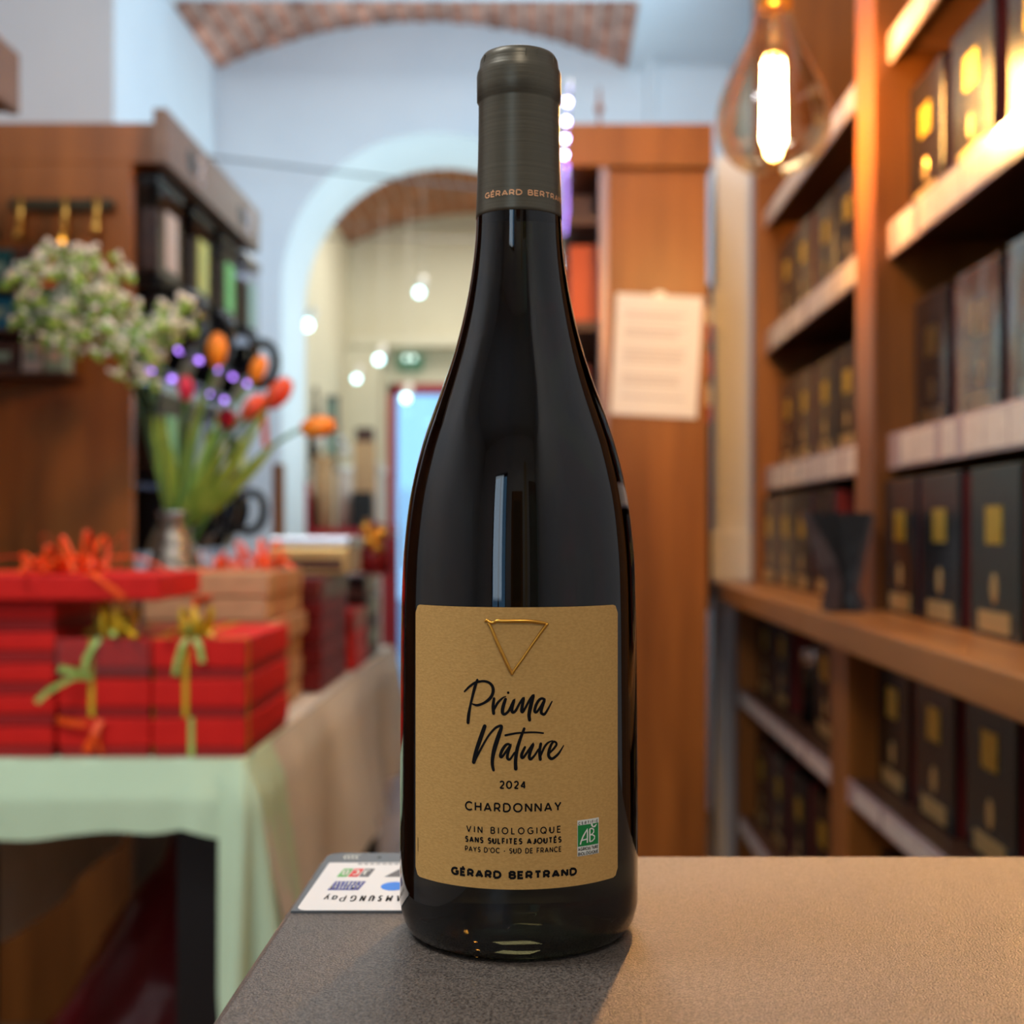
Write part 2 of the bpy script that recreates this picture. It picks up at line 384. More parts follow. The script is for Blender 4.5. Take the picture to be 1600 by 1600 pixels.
def stroke2d(bm, pts, wid, fmap, closed=False, rnd=False):
    n = len(pts); L = []; R = []
    ws = wid if isinstance(wid, list) else [wid]*n
    for i, p in enumerate(pts):
        pv = pts[i-1] if i else (pts[-2] if closed else None); nx = pts[i+1] if i < n-1 else (pts[1] if closed else None)
        def nrm(a, b):
            dx, dy = b[0]-a[0], b[1]-a[1]; l = math.hypot(dx, dy) or 1
            return (-dy/l, dx/l)
        if pv and nx:
            n1, n2 = nrm(pv, p), nrm(p, nx); mx, my = n1[0]+n2[0], n1[1]+n2[1]; l2 = mx*mx+my*my
            if l2 < 0.1: mx, my, k = n1[0], n1[1], 1
            else: k = min(2/l2, 2.2)
            o = (mx*k, my*k)
        else: o = nrm(pv, p) if pv else nrm(p, nx)
        h = ws[i]/2
        L.append((p[0]+o[0]*h, p[1]+o[1]*h)); R.append((p[0]-o[0]*h, p[1]-o[1]*h))
    VL = [bm.verts.new(fmap(*q)) for q in L]; VR = [bm.verts.new(fmap(*q)) for q in R]
    for i in range(n-1):
        try: bm.faces.new((VR[i], VR[i+1], VL[i+1], VL[i]))
        except ValueError: pass
    if rnd:
        for i in (range(n)):
            h = ws[i]/2
            bm.faces.new([bm.verts.new(fmap(pts[i][0]+h*math.cos(2*PI*k/10), pts[i][1]+h*math.sin(2*PI*k/10))) for k in range(10)])
def text(bm, s, u0, u1, v0, h, wt, fmap, gap=None, slant=0):
    """a line of lettering from u0 to u1 on baseline v0 with cap height h; letter widths are fitted to a given gap"""
    wd = wt*h; hh = h-wd
    widths = [GL[c][0]*hh+wd for c in s]
    tot = sum(widths)
    if gap is None:
        sp = max(0.12*h, ((u1-u0)-tot)/max(1, len(s)-1))
    else: sp = gap*h
    k = ((u1-u0)-sp*(len(s)-1))/tot
    x = u0
    for c, wl in zip(s, widths):
        for pl in GL[c][1]:
            pts = [(x+wd/2+(wl*k-wd)*(px*hh/(wl-wd) if wl > wd*1.001 else 0), v0+wd/2+py*hh) for px, py in pl]
            parts_ = [[pts[0]]]
            for q in range(1, len(pts)):
                parts_[-1].append(pts[q])
                if q < len(pts)-1:
                    ax, ay = pts[q][0]-pts[q-1][0], pts[q][1]-pts[q-1][1]; bx_, by_ = pts[q+1][0]-pts[q][0], pts[q+1][1]-pts[q][1]
                    if ax*bx_+ay*by_ < -0.15*math.hypot(ax, ay)*math.hypot(bx_, by_): parts_.append([pts[q]])
            if len(parts_) > 1:
                for pt_ in parts_: stroke2d(bm, resample(pt_, 0.0011), wd, fmap)
                continue
            closed = len(pl) > 6 and math.hypot(pl[0][0]-pl[-1][0], pl[0][1]-pl[-1][1]) < 1e-3
            stroke2d(bm, resample(pts, 0.0011), wd, fmap, closed)
        x += (wl*k if wl > wd*1.001 else wl)+sp
        if wl <= wd*1.001: x += 0.0

# ================================================================== THE SETTING
# floor with planks
fl = struct(MB().bx(-2.3, 1.1, -2.3, 8.3, -0.06, -0.012).build('floor', 'floor_base'))
pk = MB().box((0, 0, 0), (0.134, 1.49, 0.02), 0, 0.0015).mesh('plank', 'floor')
for i in range(24):
    for j in range(6):
        y = -0.4+1.5*j+(0.75 if i % 2 else 0)
        inst('plank', pk, fl, (-2.2+0.1375*i, y, -0.010+random.uniform(-0.0008, 0.0008)))
# walls of the front room
def wall(name, x0, x1, y0, y1, z0, z1, m='plaster'):
    return struct(MB().bx(x0, x1, y0, y1, z0, z1).build(name, m))
wall('wall_left', -2.25, -2.15, -2.2, 3.79, 0, 3.4)
wall('wall_left_return', -2.25, -1.27, 3.79, 3.93, 0, 3.4)
wall('wall_left_bay', -1.37, -1.27, 3.93, 5.0, 0, 3.4)
wall('wall_right', 0.90, 1.0, -2.2, 5.0, 0, 3.4)
# rear wall behind the photographer, with an unseen window added to give daylight
rw = MB(); rw.bx(-2.25, -1.25, -2.3, -2.2, 0, 3.4); rw.bx(-0.55, 1.0, -2.3, -2.2, 0, 3.4); rw.bx(-1.25, -0.55, -2.3, -2.2, 2.5, 3.4); rw.bx(-1.25, -0.55, -2.3, -2.2, 0, 0.85)
struct(rw.build('wall_rear', 'plaster'))
wn = struct(MB().bx(-1.25, -0.55, -2.27, -2.26, 0.85, 2.5).build('window_1', 'pane'))
fr = MB()
for x in (-1.24, -0.9, -0.56): fr.bx(x-0.02, x+0.02, -2.29, -2.24, 0.85, 2.5)
fr.bx(-1.25, -0.55, -2.29, -2.24, 0.85, 0.89); fr.bx(-1.25, -0.55, -2.29, -2.24, 2.46, 2.5)
fr.build('window_frame', 'wood_dark', wn)
struct(MB().bx(-2.25, 1.0, -2.3, 4.2, 3.1, 3.2).build('ceiling', 'plaster'))
struct(MB().bx(-1.37, 1.0, 4.2, 8.2, 3.3, 3.4).build('ceiling_back', 'plaster'))
struct(MB().bx(-2.2, 1.0, 4.2, 4.325, 2.868, 3.3).build('trim_1', 'plaster'))            # cross beam
struct(MB().bx(0.33, 1.0, 4.325, 5.0, 2.868, 3.3).build('trim_2', 'plaster'))            # plaster soffit beside the vault
p = MB(); p.bx(0.40, 0.425, 4.86, 5.0, 0, 2.868, 0.004); p.bx(0.425, 0.72, 4.92, 5.0, 0, 2.868, 0.004)
struct(p.build('trim_3', 'plaster'))
# arch wall: 5.0 .. 5.5 deep
AX, AR, AZ = -0.42, 0.60, 2.03
bm = bmesh.new()
arc = [(AX+AR*math.cos(a), AZ+AR*math.sin(a)) for a in [PI-PI*i/40 for i in range(41)]]
inner = [(AX-AR, 0)] + arc + [(AX+AR, 0)]
X0, X1, ZT = -1.37, 1.0, 3.4
outer = []
for x, z in inner:
    if z <= 0: outer.append((X0 if x < AX else X1, 0))
    else:
        a = math.atan2(z-AZ, x-AX)
        t = min(((X1-AX)/math.cos(a) if math.cos(a) > 1e-6 else 1e9), ((X0-AX)/math.cos(a) if math.cos(a) < -1e-6 else 1e9), ((ZT-AZ)/math.sin(a) if math.sin(a) > 1e-6 else 1e9))
        outer.append((AX+t*math.cos(a), AZ+t*math.sin(a)))
y0, y1 = 5.0, 5.5
vi0 = [bm.verts.new((x, y0, z)) for x, z in inner]; vi1 = [bm.verts.new((x, y1, z)) for x, z in inner]
vo0 = [bm.verts.new((x, y0, z)) for x, z in outer]; vo1 = [bm.verts.new((x, y1, z)) for x, z in outer]
for i in range(len(inner)-1):
    bm.faces.new((vi0[i], vi0[i+1], vo0[i+1], vo0[i])); bm.faces.new((vi1[i], vo1[i], vo1[i+1], vi1[i+1]))
    bm.faces.new((vi0[i], vi1[i], vi1[i+1], vi0[i+1]))
# corner fills
for y, f in ((y0, 0), (y1, 1)):
    for xc, sgn in ((X0, -1), (X1, 1)):
        pts = [q for q in outer if abs(q[0]-xc) < 1e-4]
        zt = max(q[1] for q in pts)
        top = [q for q in outer if abs(q[1]-ZT) < 1e-4]
        xt = min(q[0] for q in top) if sgn < 0 else max(q[0] for q in top)
        bm.faces.new([bm.verts.new((xc, y, zt)), bm.verts.new((xc, y, ZT)), bm.verts.new((xt, y, ZT))])
mbx = MB(); mbx.bm.free(); mbx.bm = bm
struct(mbx.build('wall_arch', 'plaster'))
# back room
wall('wall_back_left', -1.37, -1.21, 5.5, 8.1, 0, 3.3, 'plaster_cream')
wall('wall_back_right', 0.43, 0.55, 5.5, 8.1, 0, 3.3, 'plaster_cream')
DX0, DX1, DZ = -0.97, -0.50, 1.99
bw = MB()
bw.bx(-1.37, DX0, 8.0, 8.15, 0, 3.3); bw.bx(DX1, 0.55, 8.0, 8.15, 0, 3.3); bw.bx(DX0, DX1, 8.0, 8.15, DZ, 3.3)
struct(bw.build('wall_back', 'plaster_cream'))
# pilaster and lintel framing the street door
pl = MB(); pl.bx(-1.21, -1.0, 7.86, 8.0, 0, 2.20, 0.004); pl.bx(-1.21, -0.45, 7.84, 8.0, 2.20, 2.27, 0.004)
struct(pl.build('trim_4', 'plaster_cream'))
d = struct(MB().bx(DX0+0.05, DX1-0.05, 8.06, 8.07, 0.05, DZ-0.06).build('door_1', 'pane'))
f = MB(); f.bx(DX0, DX0+0.05, 8.0, 8.12, 0, DZ); f.bx(DX1-0.05, DX1, 8.0, 8.12, 0, DZ); f.bx(DX0, DX1, 8.0, 8.12, DZ-0.06, DZ); f.bx(DX0, DX1, 8.0, 8.12, 0, 0.05)
f.build('door_frame', 'red_frame', d)
f = MB(); f.tube([(DX0+0.12, 8.0, 0.85), (DX0+0.12, 7.95, 0.88), (DX0+0.12, 7.95, 1.3), (DX0+0.12, 8.0, 1.33)], 0.012); f.build('door_handle', 'steel', d)
struct(MB().bx(-4, 3, 8.15, 20, -0.08, -0.02).build('ground', 'asphalt'))
# unseen door and panels, added behind the viewer for streaks in the bottle glass
d2 = struct(MB().bx(-0.30, 0.20, -2.2, -2.15, 0, 2.1, 0.004).build('door_unseen', 'wood_v'))
f = MB()
for z0, z1 in ((0.15, 0.95), (1.05, 1.95)): f.bx(-0.22, 0.12, -2.15, -2.14, z0, z1, 0.003)
f.build('door_panel', 'wood_dark', d2)
f = MB(); f.sphere((0.16, -2.12, 1.02), 0.025, 12, 8); f.build('door_knob', 'brass', d2, True)
struct(MB().bx(0.30, 0.40, -2.2, -2.13, 0, 2.6, 0.004).build('trim_unseen_pale', 'cream'))
struct(MB().bx(0.52, 0.86, -2.2, -2.13, 0, 2.3, 0.004).build('trim_unseen_brown', 'fascia'))
# brick vaults
def vault(name, x0, x1, zs, rise, y0, y1, bmat, bw_, bl, yv0):
    c = x1-x0; Rv = (c*c/4+rise*rise)/(2*rise); xc = (x0+x1)/2; zc = zs+rise-Rv; a = math.asin(c/2/Rv)
    g = MB(); T = 0.012
    P0 = [(xc+(Rv+T)*math.sin(t), zc+(Rv+T)*math.cos(t)) for t in [-a+2*a*i/24 for i in range(25)]]
    P1 = [(x1, zs+0.35), (x0, zs+0.35)]
    g.prism(P0+P1, y0, y1)
    o = struct(g.build(name, 'mortar'))
    n = int(2*a*Rv/bw_); da = 2*a/n
    me = MB().box((0, 0, 0), (da*Rv-0.014, bl-0.016, 0.022), 0, 0.003).mesh('brick', bmat)
    for i in range(n):
        t = -a+da*(i+0.5); off = bl*0.5 if i % 2 else 0
        y = y1-bl/2+off
        while y > yv0:
            l = bl
            if y+bl/2 <= y1+0.001 or off:
                yy, sy = y, 1.0
                if y+bl/2 > y1: yy, sy = (y-bl/2+y1)/2, (y1-(y-bl/2))/bl
                q = random.uniform(-0.003, 0.002)
                inst('brick', me, o, (xc+(Rv+0.012+q)*math.sin(t), yy, zc+(Rv+0.012+q)*math.cos(t)), (0, t, 0), (1, sy, 1))
            y -= bl
    return o
vault('ceiling_vault', -1.27, 0.33, 2.872, 0.185, 4.325, 5.0, 'brick', 0.070, 0.20, 4.30)
vault('ceiling_vault_back', -1.21, 0.43, 2.85, 0.20, 5.5, 8.0, 'brick_warm', 0.075, 0.24, 6.60)

# ================================================================== COUNTER AND BOTTLE
ct = thing('sales_counter', 'dark grey-brown speckled counter top in front, carrying the wine bottle', 'counter', (0, 0, 0))
CZ = 0.9487
g = MB(); g.bx(-0.089, 0.415, -0.12, 0.525, CZ-0.03, CZ, 0.0012); g.build('counter_top', 'counter', ct)
g = MB(); g.bx(-0.0900, -0.0889, -0.11, 0.52, CZ-0.029, CZ-0.0012); g.build('edge_band', 'counter_edge', ct)
g = MB(); g.bx(-0.07, 0.40, -0.10, 0.50, 0.06, CZ-0.03); g.bx(-0.05, 0.40, -0.08, 0.48, 0.0, 0.06); g.build('cabinet_body', 'wood_dark', ct)

BX, BY = -0.0080, 0.432
bt = thing('wine_bottle', 'dark green full wine bottle with kraft paper label standing on the counter', 'bottle', (BX, BY, CZ))
ZB = ZC-CZ                      # eye height above the counter
def prof_pt(y, hw):             # silhouette half width and height read as angles, turned into metres on the axis plane
    s = math.atan(hw/2000.0); r = BY*math.sin(s); Dt = BY*math.cos(s)**2
    return (r, ZB-(y-826)/2000.0*Dt)
body = [(1405, 186.3), (1300, 186), (1180, 185.5), (1060, 184.5), (1000, 184), (940, 183), (900, 181.8), (870, 180.4), (842, 178), (802, 173.5), (763, 167.3), (724, 158.5), (684, 147.5), (645, 134), (606, 119.6), (566, 105.8), (527, 94.5), (490, 85.5), (455, 78.5), (420, 73), (385, 69), (343, 66.5), (250, 63), (130, 61), (104, 60)]
pr = [prof_pt(*q) for q in body]
base = [(0.0, 0.006), (0.020, 0.0045), (0.030, 0.0005), (0.0330, 0.0), (0.0352, 0.0004), (0.0374, 0.002), (0.0388, 0.0048), (0.0396, 0.008)]
def smooth_prof(P, n=3):
    out = []
    for i in range(len(P)-1):
        p0 = P[max(i-1, 0)]; p1 = P[i]; p2 = P[i+1]; p3 = P[min(i+2, len(P)-1)]
        for k in range(n):
            t = k/n
            out.append(tuple(0.5*((2*p1[j])+(-p0[j]+p2[j])*t+(2*p0[j]-5*p1[j]+4*p2[j]-p3[j])*t*t+(-p0[j]+3*p1[j]-3*p2[j]+p3[j])*t**3) for j in (0, 1)))
    out.append(P[-1]); return out
topz = pr[-1][1]
g = MB(); g.lathe(base+smooth_prof(pr[:-2], 3)+[pr[-2], (pr[-1][0]-0.0005, topz-0.001), (0.0, topz-0.001)], (0, 0, 0), 96, False)
glass = g.build('glass_body', 'bottle', bt, True)
# foil capsule
cp = [(343, 67.3), (338, 67.2), (300, 65.8), (250, 64.2), (200, 63.4), (168, 63.2), (163, 63.4), (160, 65.8), (140, 66), (122, 66), (116, 65.0), (110, 62.2), (101, 61), (97, 60.3)]
cpp = [prof_pt(*q) for q in cp]
zt = cpp[-1][1]
cprof = [(cpp[0][0]-0.0009, cpp[0][1])]+cpp+[(cpp[-1][0]-0.0008, zt+0.0014), (cpp[-1][0]-0.0022, zt+0.0020), (cpp[-1][0]-0.0035, zt+0.0012), (0, zt+0.0010)]
g = MB(); g.lathe(cprof, (0, 0, 0), 72, False)
caps = g.build('foil_capsule', 'capsule', bt, True)
g = MB()
for a, z0_, z1_ in ((-80, 0, 0.0036), (-62, 0.0002, 0.004), (-150, 0, 0.0036), (-30, 0, 0.0035)):
    a = math.radians(a); r = cpp[-1][0]+0.0002
    g.tube([(r*math.cos(a), r*math.sin(a), zt-0.0034+z0_), (r*math.cos(a+0.03), r*math.sin(a+0.03), zt-0.0036+z1_)], 0.00022, 5)
g.build('crimp_seam', 'capsule', caps)

RB = 0.0400; RL = RB+0.00022
def bmap(R):
    def f(u, v): a = u/R; return (R*math.sin(a), -R*math.cos(a), v)
    return f
def pu(px, R=RL):               # horizontal place on the label (metres of arc) of a point seen px wide
    k = (px-811)/2000.0
    # solve R sin a = k (BY - R cos a)
    a = 0.0
    for _ in range(30): a = math.asin(max(-1, min(1, k*(BY-R*math.cos(a))/R)))
    return R*a
def pv(py, R=RL): return ZB-(py-826)/2000.0*(BY-R)
# the label: rounded rectangle wrapped on the cylinder
uL, uR, vB, vT = pu(652), pu(967), pv(1390), pv(949)
cr = 0.0026
g = MB(); fm = bmap(RL); NU = 64
cols = []
for i in range(NU+1):
    u = uL+(uR-uL)*(1-math.cos(PI*i/NU))/2 if False else uL+(uR-uL)*i/NU
    dx = min(u-uL, uR-u); q = 0 if dx >= cr else cr-math.sqrt(max(0, cr*cr-(cr-dx)**2))
    cols.append([fm(u, vB+q+(vT-vB-2*q)*j/8) for j in range(9)])
g.grid(cols)
# give the paper a thickness
ext = bmesh.ops.extrude_face_region(g.bm, geom=list(g.bm.faces))
for v in [e for e in ext['geom'] if isinstance(e, bmesh.types.BMVert)]:
    k = (RL+0.00010)/math.hypot(v.co.x, v.co.y); v.co.x *= k; v.co.y *= k
lab = g.build('paper_label', 'kraft_label', bt, False)
RT = RL+0.00018; ft = bmap(RT)
def print_on(name, m, fn):
    g = MB(); fn(g.bm); return g.build(name, m, lab)
def line(bm, s, x0, x1, yb, hpx, wt, gap=None):
    text(bm, s, pu(x0, RT), pu(x1, RT), pv(yb, RT), hpx/2000.0*(BY-RT), wt, ft, gap)
print_on('year_print', 'ink', lambda b: line(b, '2024', 784, 826, 1233, 13.2, 0.19, 0.16))
print_on('grape_print', 'ink', lambda b: line(b, 'CHARDONNAY', 730, 881, 1269.6, 15.0, 0.175, 0.22))
print_on('organic_print', 'ink', lambda b: line(b, 'VIN BIOLOGIQUE', 732, 880, 1303.9, 11.2, 0.165, 0.38))
print_on('sulphite_print', 'ink', lambda b: line(b, 'SANS SULFITES AJOUT\u00c9S', 730, 881, 1319.5, 10.0, 0.225, 0.13))
print_on('region_print', 'ink', lambda b: line(b, "PAYS D'OC - SUD DE FRANCE", 730, 881, 1333.9, 8.8, 0.175, 0.13))
print_on('maker_print', 'ink', lambda b: line(b, 'G\u00c9RARD BERTRAND', 708, 905, 1374, 13.4, 0.28, 0.13))
def script(bm):
    S = [
     [(262,120,36),(225,230,46),(190,370,40),(165,480,38),(140,620,50),(132,722,48)],
     [(82,290,24),(150,220,34),(230,160,36),(300,140,34),(360,135,34),(420,150,38),(465,190,42),(484,250,46),(470,320,46),(430,380,46),(350,440,36),(260,473,36),(182,455,18)],
     [(495,372,38),(482,480,46),(490,578,46)], [(490,540,28),(540,440,36),(590,385,30),(625,355,22),(660,340,12)],
     [(655,378,42),(625,470,50),(612,545,50),(622,580,44),(650,585,38),(700,540,38),(740,460,38),(772,398,40),(748,490,44),(745,545,44),(765,560,40),(800,530,38),(855,430,34),(905,367,38),(888,470,46),(880,540,46),(896,552,38),(930,500,34),(990,390,36),(1040,332,42),(1018,420,54),(995,520,54),(982,600,50),(990,668,46)],
     [(692,287,36),(693,289,36)],
     [(1195,388,40),(1160,372,36),(1120,395,40),(1080,460,42),(1060,535,42),(1070,562,36),(1095,552,34),(1140,490,34),(1195,400,38),(1165,490,44),(1150,560,44),(1170,588,42),(1200,588,38),(1245,520,30),(1300,418,20)],
     [(365,762,56),(300,950,62),(240,1130,56),(212,1268,58)],
     [(214,1268,44),(290,1120,34),(400,920,30),(480,815,32),(540,765,36),(600,757,40),(565,870,60),(510,1040,64),(478,1180,54),(472,1290,48),(488,1368,40)],
     [(722,1018,36),(690,1002,36),(650,1025,42),(605,1095,44),(583,1165,42),(598,1185,36),(625,1160,34),(670,1095,34),(725,1020,34),(695,1105,40),(680,1180,42),(695,1212,40),(725,1205,32),(780,1120,26)],
     [(915,787,38),(860,930,44),(815,1080,52),(795,1230,50),(798,1345,52)], [(655,880,32),(750,860,30),(850,846,28),(1050,840,26),(1178,855,24)],
     [(925,1045,34),(885,1130,44),(878,1180,42),(900,1190,36),(940,1140,34),(1035,1012,40),(1000,1110,44),(985,1180,44),(1005,1212,40),(1060,1160,32),(1110,1080,28)],
     [(1145,1002,40),(1128,1110,44),(1138,1218,46)], [(1138,1180,30),(1190,1060,34),(1240,995,30),(1305,965,16)],
     [(1270,1132,28),(1330,1070,34),(1362,1020,34),(1345,985,30),(1310,988,34),(1270,1065,42),(1252,1150,46),(1268,1200,44),(1310,1214,40),(1390,1150,34),(1460,1042,16)],
    ]
    for st in S:
        # smooth with Catmull-Rom, widths follow
        P = smooth_prof3(st, 6)
        pts = [(pu(720+x/8.889, RT), pv(1050+y/8.889, RT)) for x, y, w_ in P]
        stroke2d(bm, pts, [w_/8.889/2000.0*(BY-RT) for x, y, w_ in P], ft, False, True)
def smooth_prof3(P, n):
    out = []
    for i in range(len(P)-1):
        p0 = P[max(i-1, 0)]; p1 = P[i]; p2 = P[i+1]; p3 = P[min(i+2, len(P)-1)]
        for k in range(n):
            t = k/n
            out.append(tuple(0.5*((2*p1[j])+(-p0[j]+p2[j])*t+(2*p0[j]-5*p1[j]+4*p2[j]-p3[j])*t*t+(-p0[j]+3*p1[j]-3*p2[j]+p3[j])*t**3) for j in (0, 1, 2)))
    out.append(P[-1]); return out
print_on('brush_script_print', 'ink', script)
# embossed gold triangle
g = MB()
def emb(st):
    P = smooth_prof3(st, 5); R = RT+0.00005
    pts = [bmap(R)(pu(740+x/11.43, RT), pv(950+y/11.43, RT)) for x, y, w_ in P]
    g.tube(pts, [w_/11.43/2000.0*(BY-RT)/2 for x, y, w_ in P], 8)
emb([(245, 250, 40), (280, 222, 50), (330, 255, 60), (390, 265, 52), (470, 232, 60), (600, 235, 66), (850, 232, 66), (1050, 238, 66), (1250, 265, 60), (1380, 290, 30)])
emb([(300, 270, 44), (345, 330, 52), (450, 580, 60), (580, 860, 62), (680, 1080, 60), (735, 1190, 44)])
emb([(735, 1190, 40), (760, 1125, 46), (900, 930, 44), (1100, 640, 46), (1310, 345, 54), (1365, 285, 44)])
g.build('gold_triangle', 'gold', lab, True)
# organic mark: white panel, green field, letters, leaf
def rect_on(bm, x0, x1, y0, y1, R):
    f_ = bmap(R); n = 8
    mb = MB(); mb.bm.free(); mb.bm = bm
    u0, u1 = pu(x0, RT), pu(x1, RT)
    mb.grid([[f_(u0+(u1-u0)*i/n, pv(y, RT)) for y in (y1, y0)] for i in range(n+1)])
R1, R2 = RL+0.00018, RL+0.00026
print_on('organic_mark_panel', 'white_print', lambda b: rect_on(b, 905.5, 938.5, 1287.5, 1344.5, R1))
print_on('organic_mark_field', 'green', lambda b: rect_on(b, 906.3, 937.7, 1295.5, 1329.0, R2))
def ab(bm):
    f_ = bmap(RL+0.00034); k = 1.0/21.33
    def P(l): return [(pu(906+(x-345)*0.0478, RT), pv(1294+(y-420)*0.0478, RT)) for x, y in l]
    wd = 52*0.0478/2000*(BY-RT)
    stroke2d(bm, P([(430, 1090), (455, 990), (520, 830), (590, 710), (650, 620), (660, 700), (655, 1060)]), wd, f_)
    stroke2d(bm, P([(470, 955), (650, 935)]), wd*0.8, f_)
    B1 = [(735, 1040), (735, 610)]; stroke2d(bm, P(B1), wd, f_)
    stroke2d(bm, P([(735, 610), (800, 605), (860, 650), (860, 740), (810, 800), (735, 815)]), wd*0.8, f_)
    stroke2d(bm, P([(735, 815), (820, 820), (890, 880), (885, 960), (820, 1025), (735, 1040)]), wd*0.8, f_)
    stroke2d(bm, P([(785, 420), (800, 490), (840, 570)]), [wd*0.7, wd*1.5, wd*0.6], f_)
    stroke2d(bm, P([(955, 490), (900, 550), (840, 572)]), [wd*0.5, wd*1.2, wd*0.6], f_)
print_on('organic_mark_letters', 'white_print', ab)
def small(bm):
    f_ = bmap(RL+0.00030); hh = 5.2/2000*(BY-RT)
    text(bm, 'CERTIFI\u00c9', pu(907, RT), pu(937, RT), pv(1294.6, RT), hh*0.86, 0.16, f_)
    text(bm, 'AGRICULTURE', pu(906.6, RT), pu(937.6, RT), pv(1336.0, RT), hh, 0.16, f_)
    text(bm, 'BIOLOGIQUE', pu(906.6, RT), pu(937.6, RT), pv(1343.4, RT), hh, 0.16, f_)
print_on('organic_mark_caption', 'ink', small)
def vert(bm):
    for i in range(9):
        y = 1328+i*2.5
        stroke2d(bm, [(pu(654.6, RT), pv(y, RT)), (pu(656.2, RT), pv(y+1.2, RT))], 0.00022, ft)
print_on('margin_print', 'ink', vert)
# maker's name around the capsule
Rc = 0.01405
def capmap(u, v):
    a = u/0.0140
    # follow the slight taper of the capsule
    t = (v-cpp[0][1])/(cpp[2][1]-cpp[0][1]); r = cpp[0][0]+(cpp[2][0]-cpp[0][0])*min(max(t, 0), 1)+0.00012
    return (r*math.sin(a), -r*math.cos(a), v)
g = MB(); zt0 = ZB-(305.5-826)/2000*(BY-0.014)
text(g.bm, 'G\u00c9RARD BERTRAND', -0.0122, 0.0205, zt0, 9.6/2000*(BY-0.014), 0.22, capmap, 0.14)
g.build('capsule_print', 'bronze_ink', caps)

# payment pad with sticker, lying at the counter's back corner
pd = thing('payment_pad', 'thin grey contactless pad with white payment sticker behind the bottle', 'payment pad', (-0.088, 0.4470, CZ))
g = MB(); pw, ph, r = 0.112, 0.080, 0.006
poly = [(pw-r+r*math.cos(a), ph-r+r*math.sin(a)) for a in [PI/2*i/6 for i in range(7)]]+[(r+r*math.cos(a), ph-r+r*math.sin(a)) for a in [PI/2+PI/2*i/6 for i in range(7)]]+[(0, 0), (pw, 0)]
g.prism(poly, 0.0, 0.0008, 'Z'); g.build('pad_body', 'pad_grey', pd)
g = MB(); sx, sy0, sy1, r = 0.0018, 0.0003, 0.0640, 0.004
poly = [(sx+r+r*math.cos(a), sy0+r+r*math.sin(a)) for a in [PI+PI/2*i/6 for i in range(7)]]+[(pw-0.006, sy0), (pw-0.006, sy1), (sx+0.001, sy1)]
g.prism(poly, 0.0008, 0.0010, 'Z'); stk = g.build('sticker', 'sticker', pd)
Z = 0.00112
def rot180(cx, cy):             # the print faces the customer on the far side
    def f(u, v): return (2*cx-u, 2*cy-v, Z+0.00008)
    return f
def ptext(name, m, s_, x0, x1, y0_, y1_, wt, gap):
    g = MB(); text(g.bm, s_, x0, x1, y0_, y1_-y0_, wt, rot180((x0+x1)/2, (y0_+y1_)/2), gap); return g.build(name, m, stk)
def poly_flat(name, pts, m, z=Z):
    g = MB(); g.prism(pts, z-0.0001, z, 'Z'); return g.build(name, m, stk)
for i, c in enumerate(('green_card', 'bright_red', 'ink_grey')):
    x0, y0_ = 0.0092+i*0.0042, 0.0430
    poly_flat('card_mark', [(x0, y0_), (x0+0.0037, y0_), (x0+0.0047, y0_+0.0115), (x0+0.0010, y0_+0.0115)], c)
    ptext('card_mark_print', 'white_print', 'BCJ'[i], x0+0.0012, x0+0.0036, 0.0450, 0.0525, 0.11, 0.1)
M['amex'] = mat('mark_blue', C(70, 72, 146), 0.5); M['sky_mark'] = mat('mark_sky', C(40, 130, 226), 0.5)
poly_flat('card_mark', [(0.0086, 0.0250), (0.0200, 0.0250), (0.0212, 0.0365), (0.0098, 0.0365)], 'amex')
ptext('card_mark_print', 'white_print', 'AMERICAN', 0.0095, 0.0196, 0.0258, 0.0305, 0.09, 0.15)
ptext('card_mark_print', 'white_print', 'EXPRESS', 0.0105, 0.0200, 0.0312, 0.0359, 0.09, 0.15)
poly_flat('card_mark', [(0.0275, 0.0430), (0.0400, 0.0430), (0.0360, 0.0545), (0.0322, 0.0545)], 'ink_grey')
poly_flat('card_mark', [(0.0325+0.0048*math.cos(2*PI*k/24), 0.0300+0.0056*math.sin(2*PI*k/24)) for k in range(24)], 'sky_mark')
poly_flat('card_mark', [(0.0385+0.0048*math.cos(2*PI*k/24), 0.0300+0.0056*math.sin(2*PI*k/24)) for k in range(24)], 'bright_red', Z-0.00005)
ptext('pay_print', 'ink', 'SAMSUNG', 0.0186, 0.0402, 0.0105, 0.0176, 0.08, 0.2)
ptext('pay_print', 'ink', 'Pay', 0.0092, 0.0170, 0.0105, 0.0176, 0.06, 0.15)
g = MB()
for i in range(12): g.bx(0.0146+i*0.0024, 0.0146+i*0.0024+0.0017, 0.0612, 0.0622, Z-0.0001, Z)
g.build('fine_print', 'ink_grey', stk)
g = MB()
for i in range(4):
    cx = 0.0098+i*0.0016
    pts = [(cx+0.0024*math.cos(a), 0.0735+0.0040*math.sin(a)) for a in [PI*0.64+PI*0.72*k/8 for k in range(9)]]
    stroke2d(g.bm, pts, 0.00055, lambda u, v: (u, v, 0.00088))
g.build('contactless_waves', 'white_print', pd)
g = MB(); g.lathe([(0.0009, 0), (0.0009, 0.00012), (0, 0.00012)], (0.0217, 0.0728, 0.0008), 12); g.build('sensor_dot', 'black', pd)

